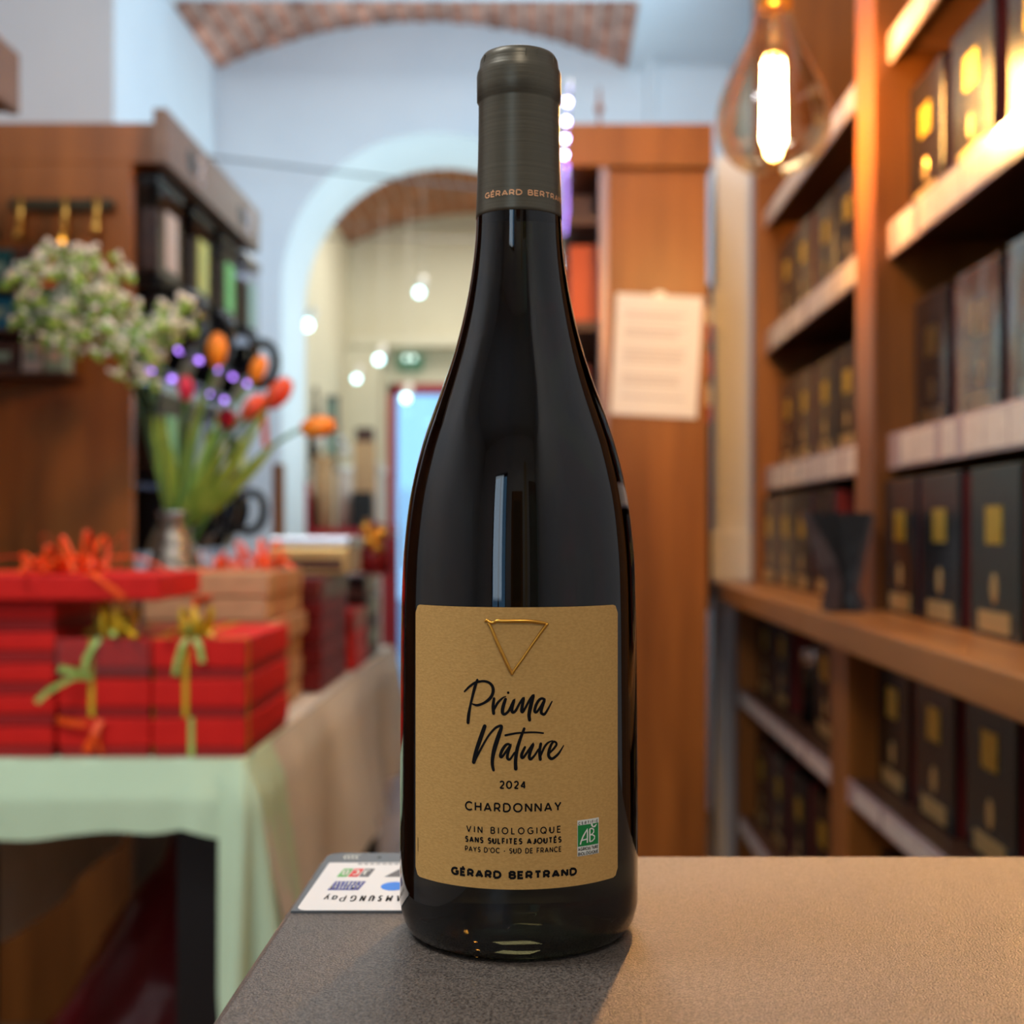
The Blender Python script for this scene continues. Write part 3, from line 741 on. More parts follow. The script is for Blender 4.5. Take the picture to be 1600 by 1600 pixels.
# ================================================================== PENDANT BULB
def Pt(px, py, Y): return ((px-848)/2000.0*Y, Y, ZC-(py-826)/2000.0*Y)
LB = Pt(1209, 160, 2.03)
lamp = thing('pendant_bulb', 'amber filament bulb hanging lit in front of the tea shelves', 'lamp', LB)
k = 2.03/2000
bp = [(0, -112), (26, -110), (55, -98), (75, -78), (86, -52), (89, -28), (86, -4), (76, 26), (62, 56), (48, 84), (37, 108), (30, 130), (27, 146), (26, 152)]
g = MB(); g.lathe(smooth_prof([(r*k, z*k) for r, z in bp], 3), (0, 0, 0), 48, False)
g.build('glass_bulb', 'bulb_glass', lamp, True)
g = MB(); g.lathe([(27*k, 150*k), (28*k, 158*k), (24*k, 168*k), (22*k, 215*k), (0, 216*k)], (0, 0, 0), 24)
g.build('screw_cap', 'brass', lamp, True)
g = MB(); g.lathe([(31*k, 190*k), (31*k, 300*k), (10*k, 312*k), (0, 312*k)], (0, 0, 0), 24); g.build('lamp_holder', 'brass', lamp, True)
g = MB(); g.tube([(0, 0, 310*k), (0, 0, 3.10-LB[2])], 0.003, 8); g.build('cord', 'black', lamp)
g = MB(); g.lathe([(13*k, 150*k), (11*k, 110*k), (8*k, 80*k), (3*k, 60*k), (3*k, -65*k), (0, -66*k)], (0, 0, 0), 12); g.build('glass_stem', 'bulb_glass', lamp, True)
g = MB()
for i in range(6):
    a = 2*PI*i/6; r = 14*k
    g.tube([(6*k*math.cos(a), 6*k*math.sin(a), 78*k), (r*math.cos(a), r*math.sin(a), 60*k)], 0.0005, 5)
g.build('support_wire', 'brass', lamp)
for i in range(6):
    a = 2*PI*i/6+0.2; r = 14*k
    g = MB(); g.tube([(r*math.cos(a), r*math.sin(a), 60*k), (r*1.15*math.cos(a), r*1.15*math.sin(a), -60*k)], 3.2*k, 8)
    g.build('filament', 'filament', lamp)

# ================================================================== TEA SHELVES ON THE RIGHT
XS, XP, XL, XLOW, XB = 0.5535, 0.530, 0.424, 0.487, 0.86
rows = {'upper': (0.745, 0.792), 'middle': (0.432, 0.488), 'lower': (0.094, 0.1517)}
LEDGE = -0.131
def shelf_unit(label, y0, y1):
    u = thing('shelf_unit', label, 'shelf unit', (0, y0, 0), 0, None)
    L = y1-y0; T = 0.06
    for a, b in ((0, T), (L-T, L)):
        g = MB(); g.bx(XP, XB, a, b, ZC+LEDGE-0.042, 2.45, 0.003); g.build('side_panel', 'wood_v', u)
        g = MB(); g.bx(XLOW, XB, a, b, 0.0, ZC+LEDGE-0.042, 0.003); g.build('lower_side_panel', 'wood_v', u)
    g = MB(); g.bx(XB, XB+0.015, 0, L, 0, 2.45); g.build('back_panel', 'wood_dark', u)
    g = MB(); g.bx(XL, XB, 0.001, L-0.001, ZC+LEDGE-0.042, ZC+LEDGE, 0.003); g.build('ledge', 'wood_y', u)
    g = MB(); g.bx(XLOW, XB, T, L-T, 0.04, 0.08); g.build('bottom_board', 'wood_dark', u)
    tg = None
    for x, zz in [(XS, rows['upper']), (XS, rows['middle']), (XS, rows['lower']), (XLOW, (-0.436, -0.40)), (XLOW, (-0.750, -0.714))]:
        zb, zt_ = ZC+zz[0], ZC+zz[1]
        g = MB(); g.bx(x+0.004, XB, T, L-T, zt_-0.028, zt_-0.001, 0.002); s = g.build('shelf', 'wood_dark', u)
        g = MB(); g.bx(x, x+0.006, T, L-T, zb, zt_, 0.001); g.build('price_rail', 'strip_clear', s)
        y = T+0.012
        while y < L-T-0.07:
            wd = random.choice((0.062, 0.078, 0.078, 0.09))
            g = MB(); g.bx(x-0.0012, x-0.0002, y, y+wd, zb+0.005, zt_-0.006); g.build('price_tag', 'tag_white', s)
            y += wd+random.choice((0.004, 0.006, 0.02, 0.03))
    return u
near = shelf_unit('brown wooden tea shelf unit nearest on the right, behind the hanging bulb', 0.85, 2.11)
far = shelf_unit('brown wooden tea shelf unit beyond the double post, beside the white pillar', 2.11, 3.25)

BW, BH, BD = 0.172, 0.205, 0.12
def tea_box(front, label, h=BH):
    t = thing('tea_box', label, 'box', (0, 0, 0), 0, 'tea boxes on the shelves')
    g = MB(); g.bx(0.006, BD, 0, BW, 0, h, 0.002); g.build('carton', 'box_red', t)
    g = MB(); g.bx(0, 0.0065, 0.001, BW-0.001, 0.0, h+0.001, 0.002); g.bx(0.004, BD, 0.0, BW, h-0.002, h+0.0015); fp = g.build('front_panel', front, t)
    yc = BW/2
    g = MB(); g.bx(-0.0012, 0.0005, yc-0.026, yc+0.026, h*0.55, h*0.77); g.build('gold_square', 'gold_label', t)
    g = MB(); g.lathe([(0.019, -0.001), (0.019, 0.0), (0.015, 0.0012), (0.0, 0.0012)], (0, 0, 0), 24)
    bmesh.ops.transform(g.bm, matrix=Matrix.Translation((0.0003, yc, h*0.29)) @ Matrix.Rotation(-PI/2, 4, 'Y') @ Matrix.Diagonal((1, 0.62, 1.4, 1)), verts=g.bm.verts)
    g.build('gold_oval', 'gold_plate', t)
    g = MB(); g.bx(-0.0016, 0.0005, yc-0.052, yc+0.052, h*0.035, h*0.155, 0.0006); g.build('gold_plate', 'gold_plate', t)
    return t
M['film'] = thin_glass('clear_film', (0.92, 0.94, 0.96, 1), 0.15, 0.15, 0.85)
proto_b = tea_box('box_black', 'x'); proto_g = tea_box('box_green', 'x'); proto_f = tea_box('box_black', 'x')
g = MB(); g.grid([[(-0.004+0.0006*math.sin(i*1.7+j*0.5)+0.0003*math.sin(j*1.3-i), -0.002+0.176*i/8, 0.002+0.206*j/10) for j in range(11)] for i in range(9)]); g.build('film_wrap', 'film', proto_f, True)
used = set()
def put(kind, x, ynear, zrow, label, rz=0, sc_=None):
    pr_ = {'b': proto_b, 'g': proto_g, 'f': proto_f}[kind]
    if kind not in used:
        used.add(kind); t = pr_; t.location = (x, ynear, zrow); t.rotation_euler = (0, 0, rz); t['label'] = label
        return t
    return dup(pr_, (x, ynear, zrow), rz, label)
def fill(x, z, ystart, n, pitch, where, kd='b', skip=()):
    for i in range(n):
        if i in skip: continue
        c = 'black' if kd == 'b' else 'film-wrapped black'
        put(kd, x+random.uniform(-0.004, 0.004), ystart-BW-i*pitch, z, f'{c} gold-labelled tea box, {ordw(i)} from the post, {where}')
# right bay (nearer than the post): counted from the post towards the viewer
fill(0.585, ZC+rows['middle'][1], 2.035, 4, 0.212, 'on the highest filled near shelf')
fill(0.594, ZC+rows['lower'][1], 2.042, 4, 0.212, 'on the near shelf below the topmost', 'f')
put('b', 0.545, 2.040-BW, ZC+LEDGE, 'black gold-labelled tea box on the near ledge, right beside the post')
put('b', 0.541, 1.832-BW, ZC+LEDGE, 'black gold-labelled tea box on the near ledge, between black and green')
put('g', 0.538, 1.612-BW, ZC+LEDGE, 'very dark green gold-labelled tea box on the near ledge')
put('b', 0.538, 1.395-BW, ZC+LEDGE, 'black gold-labelled tea box on the near ledge, just past the green one')
fill(0.530, ZC-0.40, 2.03, 4, 0.21, 'on the near shelf under the ledge')
fill(0.530, ZC-0.714, 2.03, 3, 0.21, 'on the near bottom shelf')
# far bay
def fill_far(x, z, y1, n, pitch, where, skip=()):
    for i in range(n):
        if i in skip: continue
        put('b', x+random.uniform(-0.004, 0.004), y1-BW-i*pitch, z, f'black gold-labelled tea box, {ordw(i)} from the white pillar, {where}')
fill_far(0.590, ZC+rows['middle'][1], 3.18, 5, 0.20, 'on the highest far shelf')
fill_far(0.592, ZC+rows['lower'][1], 3.18, 5, 0.20, 'on the far shelf above the ledge')
fill_far(0.545, ZC+LEDGE, 3.18, 4, 0.205, 'on the far ledge')
fill_far(0.530, ZC-0.40, 3.17, 4, 0.22, 'on the far shelf under the ledge', skip=(2,))
fill_far(0.530, ZC-0.714, 3.17, 4, 0.22, 'on the far bottom shelf')
o = thing('tin', 'small dark tin with pale lid on the far shelf under the ledge', 'tin', (0.57, 2.64, ZC-0.40))
g = MB(); g.lathe([(0.036, 0), (0.036, 0.125), (0.034, 0.13)], (0, 0, 0), 24); g.build('tin_body', 'box_black', o, True)
g = MB(); g.lathe([(0.037, 0.118), (0.037, 0.150), (0.030, 0.158), (0, 0.160)], (0, 0, 0), 24); g.build('tin_lid', 'steel', o, True)
# dark paper bag pinched at the waist, standing on the ledge
bg = thing('paper_bag', 'black pinched paper bag with wide open top standing on the ledge', 'bag', (0.470, 2.03, ZC+LEDGE))
def loft(secs, name, m, parent):
    g = MB(); P = []
    for z, w_, d_, xo in secs:
        P.append([(xo-w_/2, -d_/2, z), (xo, -d_/2*0.86, z), (xo+w_/2, -d_/2, z), (xo+w_/2*0.9, 0, z), (xo+w_/2, d_/2, z), (xo, d_/2*0.86, z), (xo-w_/2, d_/2, z), (xo-w_/2*0.9, 0, z), (xo-w_/2, -d_/2, z)])
    g.grid(P); V = list(g.bm.verts)
    bmesh.ops.remove_doubles(g.bm, verts=V, dist=1e-5)
    return g.build(name, m, parent)
loft([(0.0, 0.052, 0.060, 0.004), (0.012, 0.046, 0.058, 0.004), (0.030, 0.034, 0.050, 0.004), (0.050, 0.036, 0.048, 0.002), (0.090, 0.062, 0.044, 0.0), (0.130, 0.090, 0.038, -0.002), (0.156, 0.104, 0.034, -0.004)], 'bag_body', 'black', bg)
M['bag_side'] = mat('bag_brown', C(78, 62, 58), 0.3, c2=C(60, 46, 44), scale=(30, 30, 30), coat=0.4)
g = MB()
g.strip([(-0.060, -0.02, 0.157), (-0.045, -0.026, 0.120), (-0.025, -0.032, 0.075), (-0.016, -0.033, 0.045), (-0.022, -0.034, 0.004)], [0.012, 0.020, 0.030, 0.026, 0.030], 0.002, (1, 0, 0))
g.strip([(0.048, -0.02, 0.15), (0.030, -0.026, 0.08), (0.020, -0.03, 0.035), (0.030, -0.034, 0.004)], [0.006, 0.008, 0.010, 0.012], 0.002, (1, 0, 0))
g.build('bag_gusset', 'bag_side', bg)

# white pillar beyond the shelves
pil = MB(); pil.bx(0.4455, 0.531, 3.285, 3.37, 0, 2.04, 0.006); pil.bx(0.430, 0.535, 3.275, 3.38, ZC+LEDGE-0.01, ZC-0.005, 0.012)
struct(pil.build('pillar', 'white_gloss'))
sw = thing('wall_switch', 'small white switch on the white pillar beside the paper notice', 'switch', (0.452, 3.2845, ZC+0.56))
g = MB(); g.bx(-0.016, 0.022, -0.008, 0, -0.05, 0.05, 0.004); g.build('switch_plate', 'switch', sw)
g = MB(); g.bx(-0.006, 0.010, -0.012, -0.007, -0.016, 0.016, 0.002); g.build('rocker', 'white_gloss', sw)

# wooden cabinet with glazed end bay, paper notice, light rail
cb = thing('display_cabinet', 'tall orange-brown wooden cabinet behind the bottle with a paper notice', 'cabinet', (0.054, 3.0, 0))
CW, CD, CH = 0.332, 0.70, ZC+0.9465
g = MB(); g.bx(0.100, CW, 0, CD, 0, CH-0.105, 0.003); g.build('carcass', 'wood_v', cb)
g = MB(); g.bx(-0.01, CW+0.012, -0.012, CD, CH-0.10, CH, 0.004); g.build('crown', 'wood_v', cb)
g = MB(); g.bx(0.079, 0.100, -0.004, 0.02, 0, CH-0.10, 0.002); g.build('edge_profile', 'profile', cb)
g = MB(); g.bx(0.0, 0.1, CD-0.02, CD, 0, CH-0.10); g.build('back_board', 'wood_dark', cb)
for z in (0.30, 0.62, 0.95, ZC+0.20, ZC+0.47, ZC+0.72):
    g = MB(); g.bx(0.004, 0.098, 0.03, CD-0.02, z, z+0.022); g.build('shelf', 'wood_dark', cb)
for i, (z, h, c, w_) in enumerate([(ZC+0.492, 0.19, 'orange_card', 0.075), (ZC+0.222, 0.17, 'dark_red', 0.05), (0.972, 0.19, 'orange_card', 0.06), (ZC+0.742, 0.06, 'brown_card', 0.06)]):
    o = MB().bx(0, w_, 0, 0.09, 0, h, 0.003).build('carton', c, None, False, (0.054+0.010, 3.08, z))
    tag(o, ['orange carton on the cabinet shelf right beside the bottle neck', 'dark red carton in the cabinet, beside the bottle shoulder', 'orange carton low in the cabinet behind the bottle', 'brown flat carton on the highest cabinet shelf'][i], 'carton')
nt_ = thing('paper_notice', 'tilted white printed sheet taped on the wooden cabinet side', 'notice', (0.054+0.2125, 2.9965, ZC+0.405))
nt_.rotation_euler = (0, math.radians(3.0), 0)
g = MB(); g.bx(-0.101, 0.101, -0.0008, 0.0, -0.142, 0.142); sh = g.build('sheet', 'paper', nt_)
M['print_grey'] = mat('print_grey', C(196, 180, 168), 0.8)
for i, z in enumerate([0.095, 0.085, 0.06, 0.05, 0.04, 0.012, 0.002, -0.008, -0.018, -0.05, -0.06, -0.07, -0.10]):
    g = MB(); g.bx(-0.078, random.uniform(0.045, 0.078), -0.0010, -0.0008, z, z+0.004); g.build('print_line', 'print_grey', sh)
g = MB(); g.bx(-0.012, 0.012, -0.0014, -0.0008, 0.128, 0.150); g.build('tape', 'sticker', nt_)
or_ = thing('candlestick', 'small brown turned spindle standing on top of the wooden cabinet', 'ornament', (0.137, 3.10, CH))
g = MB(); g.lathe([(0.010, 0), (0.009, 0.006), (0.004, 0.012), (0.0035, 0.055), (0.010, 0.066), (0.011, 0.072), (0.005, 0.080), (0.004, 0.10), (0.0015, 0.125), (0, 0.126)], (0, 0, 0), 16); g.build('spindle', 'wood_v', or_, True)
g = MB(); g.lathe([(0.022, 0), (0.022, 0.005), (0.010, 0.008), (0, 0.008)], (0, 0, 0), 16); g.build('foot_disc', 'wood_dark', or_, True)
# LED rails
rl = thing('light_rail', 'bright blue-white lamp row just right of the bottle neck', 'light rail', (0, 0, 0))
g = MB(); g.bx(0.0535, 0.0575, 2.55, 2.99, ZC+0.882, ZC+0.896); g.build('rail', 'steel', rl)
for i in range(4):
    y = 2.60+0.123*i
    g = MB(); g.sphere((0.0500, y, ZC+0.867), 0.0066, 12, 8); g.build('led', 'led', rl)
    g = MB(); g.tube([(0.0515, y, ZC+0.869), (0.0550, y, ZC+0.884)], 0.002, 6); g.build('led_arm', 'steel', rl)
st = thing('led_strip', 'purple LED strip running back along the cabinet beside the bottle neck', 'LED strip', (0, 0, 0))
g = MB(); g.bx(0.055, 0.0590, 2.99, 4.1, ZC+0.825, ZC+0.862); g.build('strip_profile', 'steel', st)
for i in range(20):
    g = MB(); g.sphere((0.0545+0.0009*i, 2.985+0.055*i, ZC+0.845), 0.0065, 10, 6); g.build('led', 'led_purple', st)
# things in the gap between cabinet and pillar
hg = thing('leaflet_rack', 'narrow red and white leaflets stacked in the gap beside the cabinet', 'leaflets', (0.398, 3.12, ZC+0.40))
for z0, z1, c in ((0.10, 0.14, 'white_gloss'), (0.055, 0.10, 'red_frame'), (-0.03, 0.03, 'red_frame'), (-0.10, -0.05, 'white_gloss'), (-0.14, -0.10, 'red_frame')):
    g = MB(); g.bx(-0.010, 0.014, 0, 0.02, z0, z1, 0.002); g.build('leaflet', c, hg)
g = MB(); g.bx(-0.012, 0.016, 0.02, 0.026, -0.6, 0.2); g.build('rack_strip', 'black', hg)

# ================================================================== TABLE WITH GIFTS (left)
TX0, TX1, TY0, TY1, TZ = -0.88, -0.417, 1.775, 3.55, 0.757
tb = thing('display_table', 'long narrow table with square black legs under the cloths', 'table', (0, 0, 0))
g = MB(); g.bx(TX0, TX1, TY0, TY1, TZ-0.03, TZ, 0.003); g.build('table_top', 'black', tb)
for x in (TX0+0.02, TX1-0.10):
    for y in (TY0+0.03, TY1-0.10):
        g = MB(); g.bx(x, x+0.066, y, y+0.066, 0, TZ-0.03, 0.003); g.build('leg', 'black', tb)
# beige cloth: top plus two long hanging sides
def cloth_side(xe, sgn, y0, y1, drop, n, amp, splay, m=20):
    P = []
    for i in range(n+1):
        y = y0+(y1-y0)*i/n; row = []
        ph_ = 1.0*math.sin(y*7.1+1.3)+0.6*math.sin(y*15.3)+0.35*math.sin(y*31)
        for j in range(m+1):
            t = j/m
            dx = splay*t+amp*ph_*t**1.2
            row.append((xe+sgn*(0.003+0.010*min(1, t*6)+dx), y, TZ+0.002-drop*t*(1+0.02*math.sin(y*9))-0.0))
        P.append(row)
    return P
g = MB()
g.grid([[(TX0+(TX1-TX0)*j/8, TY0+0.01+(TY1-TY0-0.01)*i/30, TZ+0.002) for j in range(9)] for i in range(31)])
g.grid(cloth_side(TX1, 1, TY0+0.01, TY1, 0.315, 110, 0.022, 0.035))
g.grid(cloth_side(TX0, -1, TY0+0.01, 2.74, 0.36, 60, 0.006, 0.005))
bmesh.ops.remove_doubles(g.bm, verts=list(g.bm.verts), dist=0.0015)
tag(g.build('tablecloth', 'beige', None, True), 'beige cloth hanging in folds along the long side of the table', 'tablecloth')
# mint cloth over the front end
g = MB(); n = 40
g.grid([[(TX0+(TX1+0.004-TX0)*j/n, TY0-0.004+0.30*i/6, TZ+0.005) for j in range(n+1)] for i in range(7)])
# one continuous hanging hem: along the front, round the corner, back along the right side
path = [(TX0+(TX1-TX0)*j/36, TY0-0.004, 0.0, -1.0) for j in range(37)]
path += [(TX1+0.004*math.sin(a), TY0-0.004*math.cos(a), math.sin(a), -math.cos(a)) for a in [PI/2*k/8 for k in range(1, 9)]]
path += [(TX1+0.004, TY0+0.165*k/12, 1.0, 0.0) for k in range(1, 13)]
P = []
for j, (x, y, nx, ny) in enumerate(path):
    row = []
    if j <= 36:
        dr = 0.100-0.014*math.exp(-((x+0.485)/0.035)**2)+0.006*math.sin(x*24)
        e = max(0, (x+0.440)/(TX1+0.440)); dr += 0.27*min(1, e*1.6)**0.8 if e > 0 else 0
    else: dr = 0.37-0.05*(j-36)/20
    for i in range(19):
        t = i/18; z = dr*t
        out = 0.018*min(1, z/0.05)+0.045*z/0.3*(0.4+0.6*math.sin(j*0.55)**2)*(1 if j > 30 else 0.25)
        ins = -0.05*max(0, (z-0.10))/0.27 if 32 <= j <= 40 else 0
        row.append((x+nx*out+ins*0.25, y+ny*out, TZ+0.005-z))
    P.append(row)
g.grid(P)
bmesh.ops.remove_doubles(g.bm, verts=list(g.bm.verts), dist=0.0015)
tag(g.build('tablecloth', 'mint', None, True), 'pale mint green cloth draped over the near end of the table', 'tablecloth')
TT = TZ+0.006

def bow(g, c, n, r, wd, seed, tails=3, flat_=1.0):
    rnd = random.Random(seed); c = Vector(c)
    for i in range(n):
        a = 2*PI*i/n+rnd.uniform(-0.4, 0.4); l = r*rnd.uniform(0.7, 1.15); hgt = r*rnd.uniform(0.35, 0.8)*flat_
        d_ = Vector((math.cos(a), math.sin(a), 0)); s_ = Vector((-math.sin(a), math.cos(a), 0))
        pts = []
        for q in range(15):
            t = q/14; rad = l*(math.sin(PI*t)**0.8)*(0.55+0.45*t); zz = hgt*(0.75*math.sin(PI*t)-0.55*math.sin(2*PI*t))
            pts.append(c+d_*rad+s_*((t-0.5)*r*0.25)+Vector((0, 0, max(0.0015, zz))))
        g.strip(pts, wd, 0.0007, tuple(s_))
    for i in range(tails):
        a = rnd.uniform(0, 2*PI); l = r*rnd.uniform(0.9, 1.5)
        d_ = Vector((math.cos(a), math.sin(a), 0))
        pts = [c+d_*l*t+Vector((0, 0, r*0.25*math.sin(PI*t)+0.003)) for t in [q/6 for q in range(7)]]
        g.strip(pts, wd, 0.0007, tuple(Vector((-d_.y, d_.x, 0.2))))
def gift(name, label, x, y, z, w_, d_, h, m='red_box', mb_='red_base', rz=0, lidf=0.74, group=None, ribbon=None, rx=0.5, side_rib=None, cello=False):
    """box with lid and tray; x,y = near-left corner"""
    t = thing(name, label, 'gift box', (x, y, z), rz, group)
    g = MB(); g.bx(0.0025, w_-0.0025, 0.0025, d_-0.0025, 0, h*(1-lidf)+0.002, 0.001); g.build('tray', mb_, t)
    g = MB(); g.bx(0, w_, 0, d_, max(h*(1-lidf), 0.0015), h-0.0008, 0.003); g.build('lid', m, t)
    if ribbon:
        g = MB(); xx = w_*rx; e = 0.0012
        g.strip([(xx, -e, 0.001), (xx, -e, h+e*0.3), (xx, d_+e, h+e*0.3), (xx, d_+e, 0.001)], 0.008, 0.0006, (1, 0, 0))
        g.build('ribbon', ribbon, t)
    if side_rib:
        g = MB(); yy = d_*side_rib[1]; e = 0.0012
        g.strip([(-e, yy, 0.001), (-e, yy, h+e*0.3), (w_+e, yy, h+e*0.3), (w_+e, yy, 0.001)], 0.006, 0.0006, (0, 1, 0))
        g.build('cross_ribbon', side_rib[0], t)
    if cello:
        g = MB(); g.bx(-0.003, w_+0.003, -0.003, d_+0.003, 0.0, h+0.002, 0.004); g.build('cellophane_wrap', 'cellophane', t)
    return t
HB = 0.0556
lev = ('bottom', 'middle', 'top')
for i in range(3):
    b_ = gift('gift_box', f'red gift box, {lev[i]} of three at the table corner by the beige cloth', -0.5470, 1.792, TT+i*HB, 0.1315, 0.30, HB-0.001, ribbon=('lime', 'yellow', 'yellow')[i], rx=(0.42, 0.36, 0.36)[i], side_rib=(('yellow', 'yellow', 'yellow')[i], 0.035))
    if i == 2:
        g = MB(); bow(g, (0.058, 0.02, HB), 8, 0.040, 0.008, 4, 4, 1.3); g.build('bow', 'yellow', b_)
        g = MB(); bow(g, (0.052, 0.02, HB), 3, 0.026, 0.007, 9, 2)
        g.strip([(0.050, 0.0, HB), (0.043, -0.006, HB*0.8), (0.036, -0.006, HB*0.35), (0.034, -0.005, 0.004)], 0.008, 0.0007, (1, 0, 0))
        g.strip([(0.060, 0.0, HB), (0.068, -0.006, HB*0.8), (0.072, -0.007, HB*0.4)], 0.009, 0.0007, (1, 0, 0)); g.build('bow_tail', 'lime', b_)
        g = MB(); g.strip([(0.035, 0.05, HB+0.01), (0.045, 0.03, HB+0.016), (0.055, 0.02, HB+0.004)], 0.010, 0.0007, (1, 0, 0)); g.build('bow_loop', 'yellow', b_)
for i in range(3):
    b_ = gift('gift_box', f'red gift box, {lev[i]} of three in the second stack from the beige cloth' + (', under cellophane' if i == 2 else ''), -0.6800, 1.794, TT+i*HB, 0.1300, 0.28, HB-0.001, ribbon=(None, 'yellow', 'yellow')[i], rx=0.37, cello=(i == 2))
    if i == 0:
        g = MB(); g.strip([(0.0, -0.004, HB*0.96), (0.02, -0.012, HB*0.9), (0.045, -0.010, HB*0.85)], 0.010, 0.0008, (0, 0, 1)); g.strip([(0.062, -0.004, HB*0.95), (0.055, -0.012, HB*0.6), (0.044, -0.010, HB*0.15)], [0.012, 0.010, 0.014], 0.0008, (1, 0, 0)); g.strip([(0.06, -0.004, HB*0.9), (0.060, -0.008, HB*0.4), (0.064, -0.004, 0.004)], 0.005, 0.0008, (1, 0, 0)); g.build('bow', 'orange', b_)
    if i == 1:
        g = MB(); g.strip([(0.048, -0.004, HB), (0.03, -0.02, HB*1.05), (0.0, -0.03, HB*0.75), (-0.018, -0.03, HB*0.45)], 0.008, 0.0008, (0, 0, 1)); g.strip([(0.05, -0.004, HB), (0.03, -0.022, HB*1.2), (0.012, -0.028, HB*1.28)], 0.010, 0.0008, (0, 0, 1)); g.build('bow_tail', 'lime', b_)
    if i == 2:
        g = MB(); bow(g, (0.075, 0.02, HB), 9, 0.044, 0.008, 14, 4, 1.3); g.build('bow', 'yellow', b_)
        g = MB(); bow(g, (0.070, 0.02, HB), 2, 0.032, 0.008, 21, 3)
        g.strip([(0.060, 0.0, HB), (0.052, -0.006, HB*0.8), (0.043, -0.008, HB*0.5), (0.040, -0.008, HB*0.2)], 0.009, 0.0007, (1, 0, 0)); g.build('bow_tail', 'lime', b_)
HL = 0.0440
for i in range(5):
    gift('gift_box', f'red flat gift box, {ordw(4-i)} from the top in the leftmost stack', -0.8765, 1.790+0.001*i, TT+i*HL, 0.1925+0.0015*(i % 2), 0.22, HL-0.001, lidf=0.6)
fb = gift('gift_box', 'large flat red gift box with orange raffia, lying on the leftmost stack', -0.895, 1.762, TT+5*HL, 0.365, 0.24, 0.036, lidf=0.999, rz=math.radians(2.0))
fb['category'] = 'gift box'
g = MB(); bow(g, (0.19, 0.10, 0.036), 9, 0.085, 0.006, 31, 5, 0.55); bow(g, (0.235, 0.11, 0.036), 5, 0.085, 0.006, 37, 5, 0.95); g.build('bow', 'orange', fb)
g = MB(); g.strip([(0.24, 0.06, 0.0375), (0.275, -0.0012, 0.0375), (0.315, -0.0014, 0.004)], 0.010, 0.0007, (1, 0, 0)); g.strip([(0.05, -0.0012, 0.002), (0.06, -0.0012, 0.037), (0.18, 0.10, 0.038)], 0.010, 0.0007, (1, 0, 0)); g.build('ribbon', 'orange', fb)
HK = 0.0412
for i in range(6):
    k_ = gift('gift_box', f'brown kraft gift box tied with orange ribbon, {ordw(5-i)} from the top of its stack', -0.668+(0.003 if i % 2 else 0)+(0.008 if i == 3 else 0), 2.14, TT+i*HK, 0.207, 0.30, HK-0.001, 'kraft_box', 'kraft_box', lidf=0.999, ribbon='orange', rx=(0.4, 0.4, 0.4, 0.6, 0.42, 0.30)[i], side_rib=('orange', 0.35))
    if i == 5:
        g = MB(); bow(g, (0.165, 0.16, HK), 7, 0.070, 0.008, 41, 5, 1.0); bow(g, (0.08, 0.20, HK), 5, 0.050, 0.007, 44, 4, 0.8); g.build('bow', 'orange', k_)
        g = MB(); g.strip([(0.02, -0.0014, 0.004), (0.07, -0.0014, HK), (0.11, 0.05, HK+0.002), (0.16, 0.20, HK+0.002)], 0.007, 0.0007, (1, 0, 0)); g.build('ribbon', 'orange', k_)
    if i == 4:
        g = MB(); bow(g, (0.10, -0.004, HK*0.9), 3, 0.018, 0.006, 47, 1, 0.3); g.build('bow', 'orange', k_)
HD = 0.0450
for i in range(5):
    gift('gift_box', f'dark red gift box wrapped in film, {ordw(4-i)} from the top, behind the kraft stack', -0.592, 2.50+0.002*(i % 2), TT+i*HD, 0.160, 0.32, HD-0.001, 'dark_red', 'dark_red', lidf=0.7, cello=(i == 4), side_rib=('orange', 0.72) if i == 4 else None)
for i in range(3):
    gift('gift_box', f'bright red small gift box, {lev[i]} of three towards the far end of the table', -0.540, 2.86+0.012*(2-i), TT+i*0.046, 0.118, 0.20, 0.045, 'bright_red', 'bright_red', lidf=0.7, rz=0.0, cello=(i == 2))
for i in range(2):
    gift('gift_box', f'black gift box with orange ribbon, {("lower", "upper")[i]} of two beyond the dark red stack', -0.545, 3.12, TT+0.140*0+i*0.075+0.0, 0.120, 0.22, 0.074, 'box_black', 'brown_card', lidf=0.6)
o = gift('gift_box', 'black film-wrapped box with orange ribbon lying on the two black boxes', -0.545, 3.10, TT+0.150, 0.115, 0.24, 0.06, 'box_black', 'brown_card', lidf=0.6, side_rib=('orange', 0.3), ribbon='orange', cello=True)
g = MB(); bow(g, (0.06, 0.10, 0.06), 5, 0.06, 0.007, 52, 3, 0.8); g.build('bow', 'orange', o)
# gold tin with silver lid
tn = thing('biscuit_tin', 'gold tin with silver lid on the dark red wrapped boxes', 'tin', (-0.560, 2.62, TT+5*HD+0.003))
g = MB(); g.bx(0, 0.165, 0, 0.16, 0, 0.055, 0.006); g.build('tin_body', 'gold_plate', tn)
g = MB(); g.bx(-0.003, 0.168, -0.003, 0.163, 0.055, 0.076, 0.006); g.build('tin_lid', 'steel', tn)
g = MB(); g.bx(0.02, 0.15, -0.0015, 0.0, 0.008, 0.03); g.build('tin_band', 'brown_card', tn)
for i, (px, py) in enumerate([(572, 826), (586, 838), (597, 834), (590, 856), (576, 846)]):
    x, y, z = Pt(px, py, 3.2)
    t = thing('gold_ball', f'gold foil wrapped sweet, {ordw(i)} of the cluster beyond the silver-lidded tin', 'sweet', (x, y, z), 0, 'gold foil sweets')
    g = MB(); g.ico((0, 0, 0), 0.0165, 2, 0.05); g.build('foil_ball', 'gold', t, False)
    g = MB(); g.lathe([(0.002, 0.014), (0.008, 0.024), (0.004, 0.025), (0, 0.018)], (0, 0, 0), 8); g.build('foil_twist', 'gold', t)
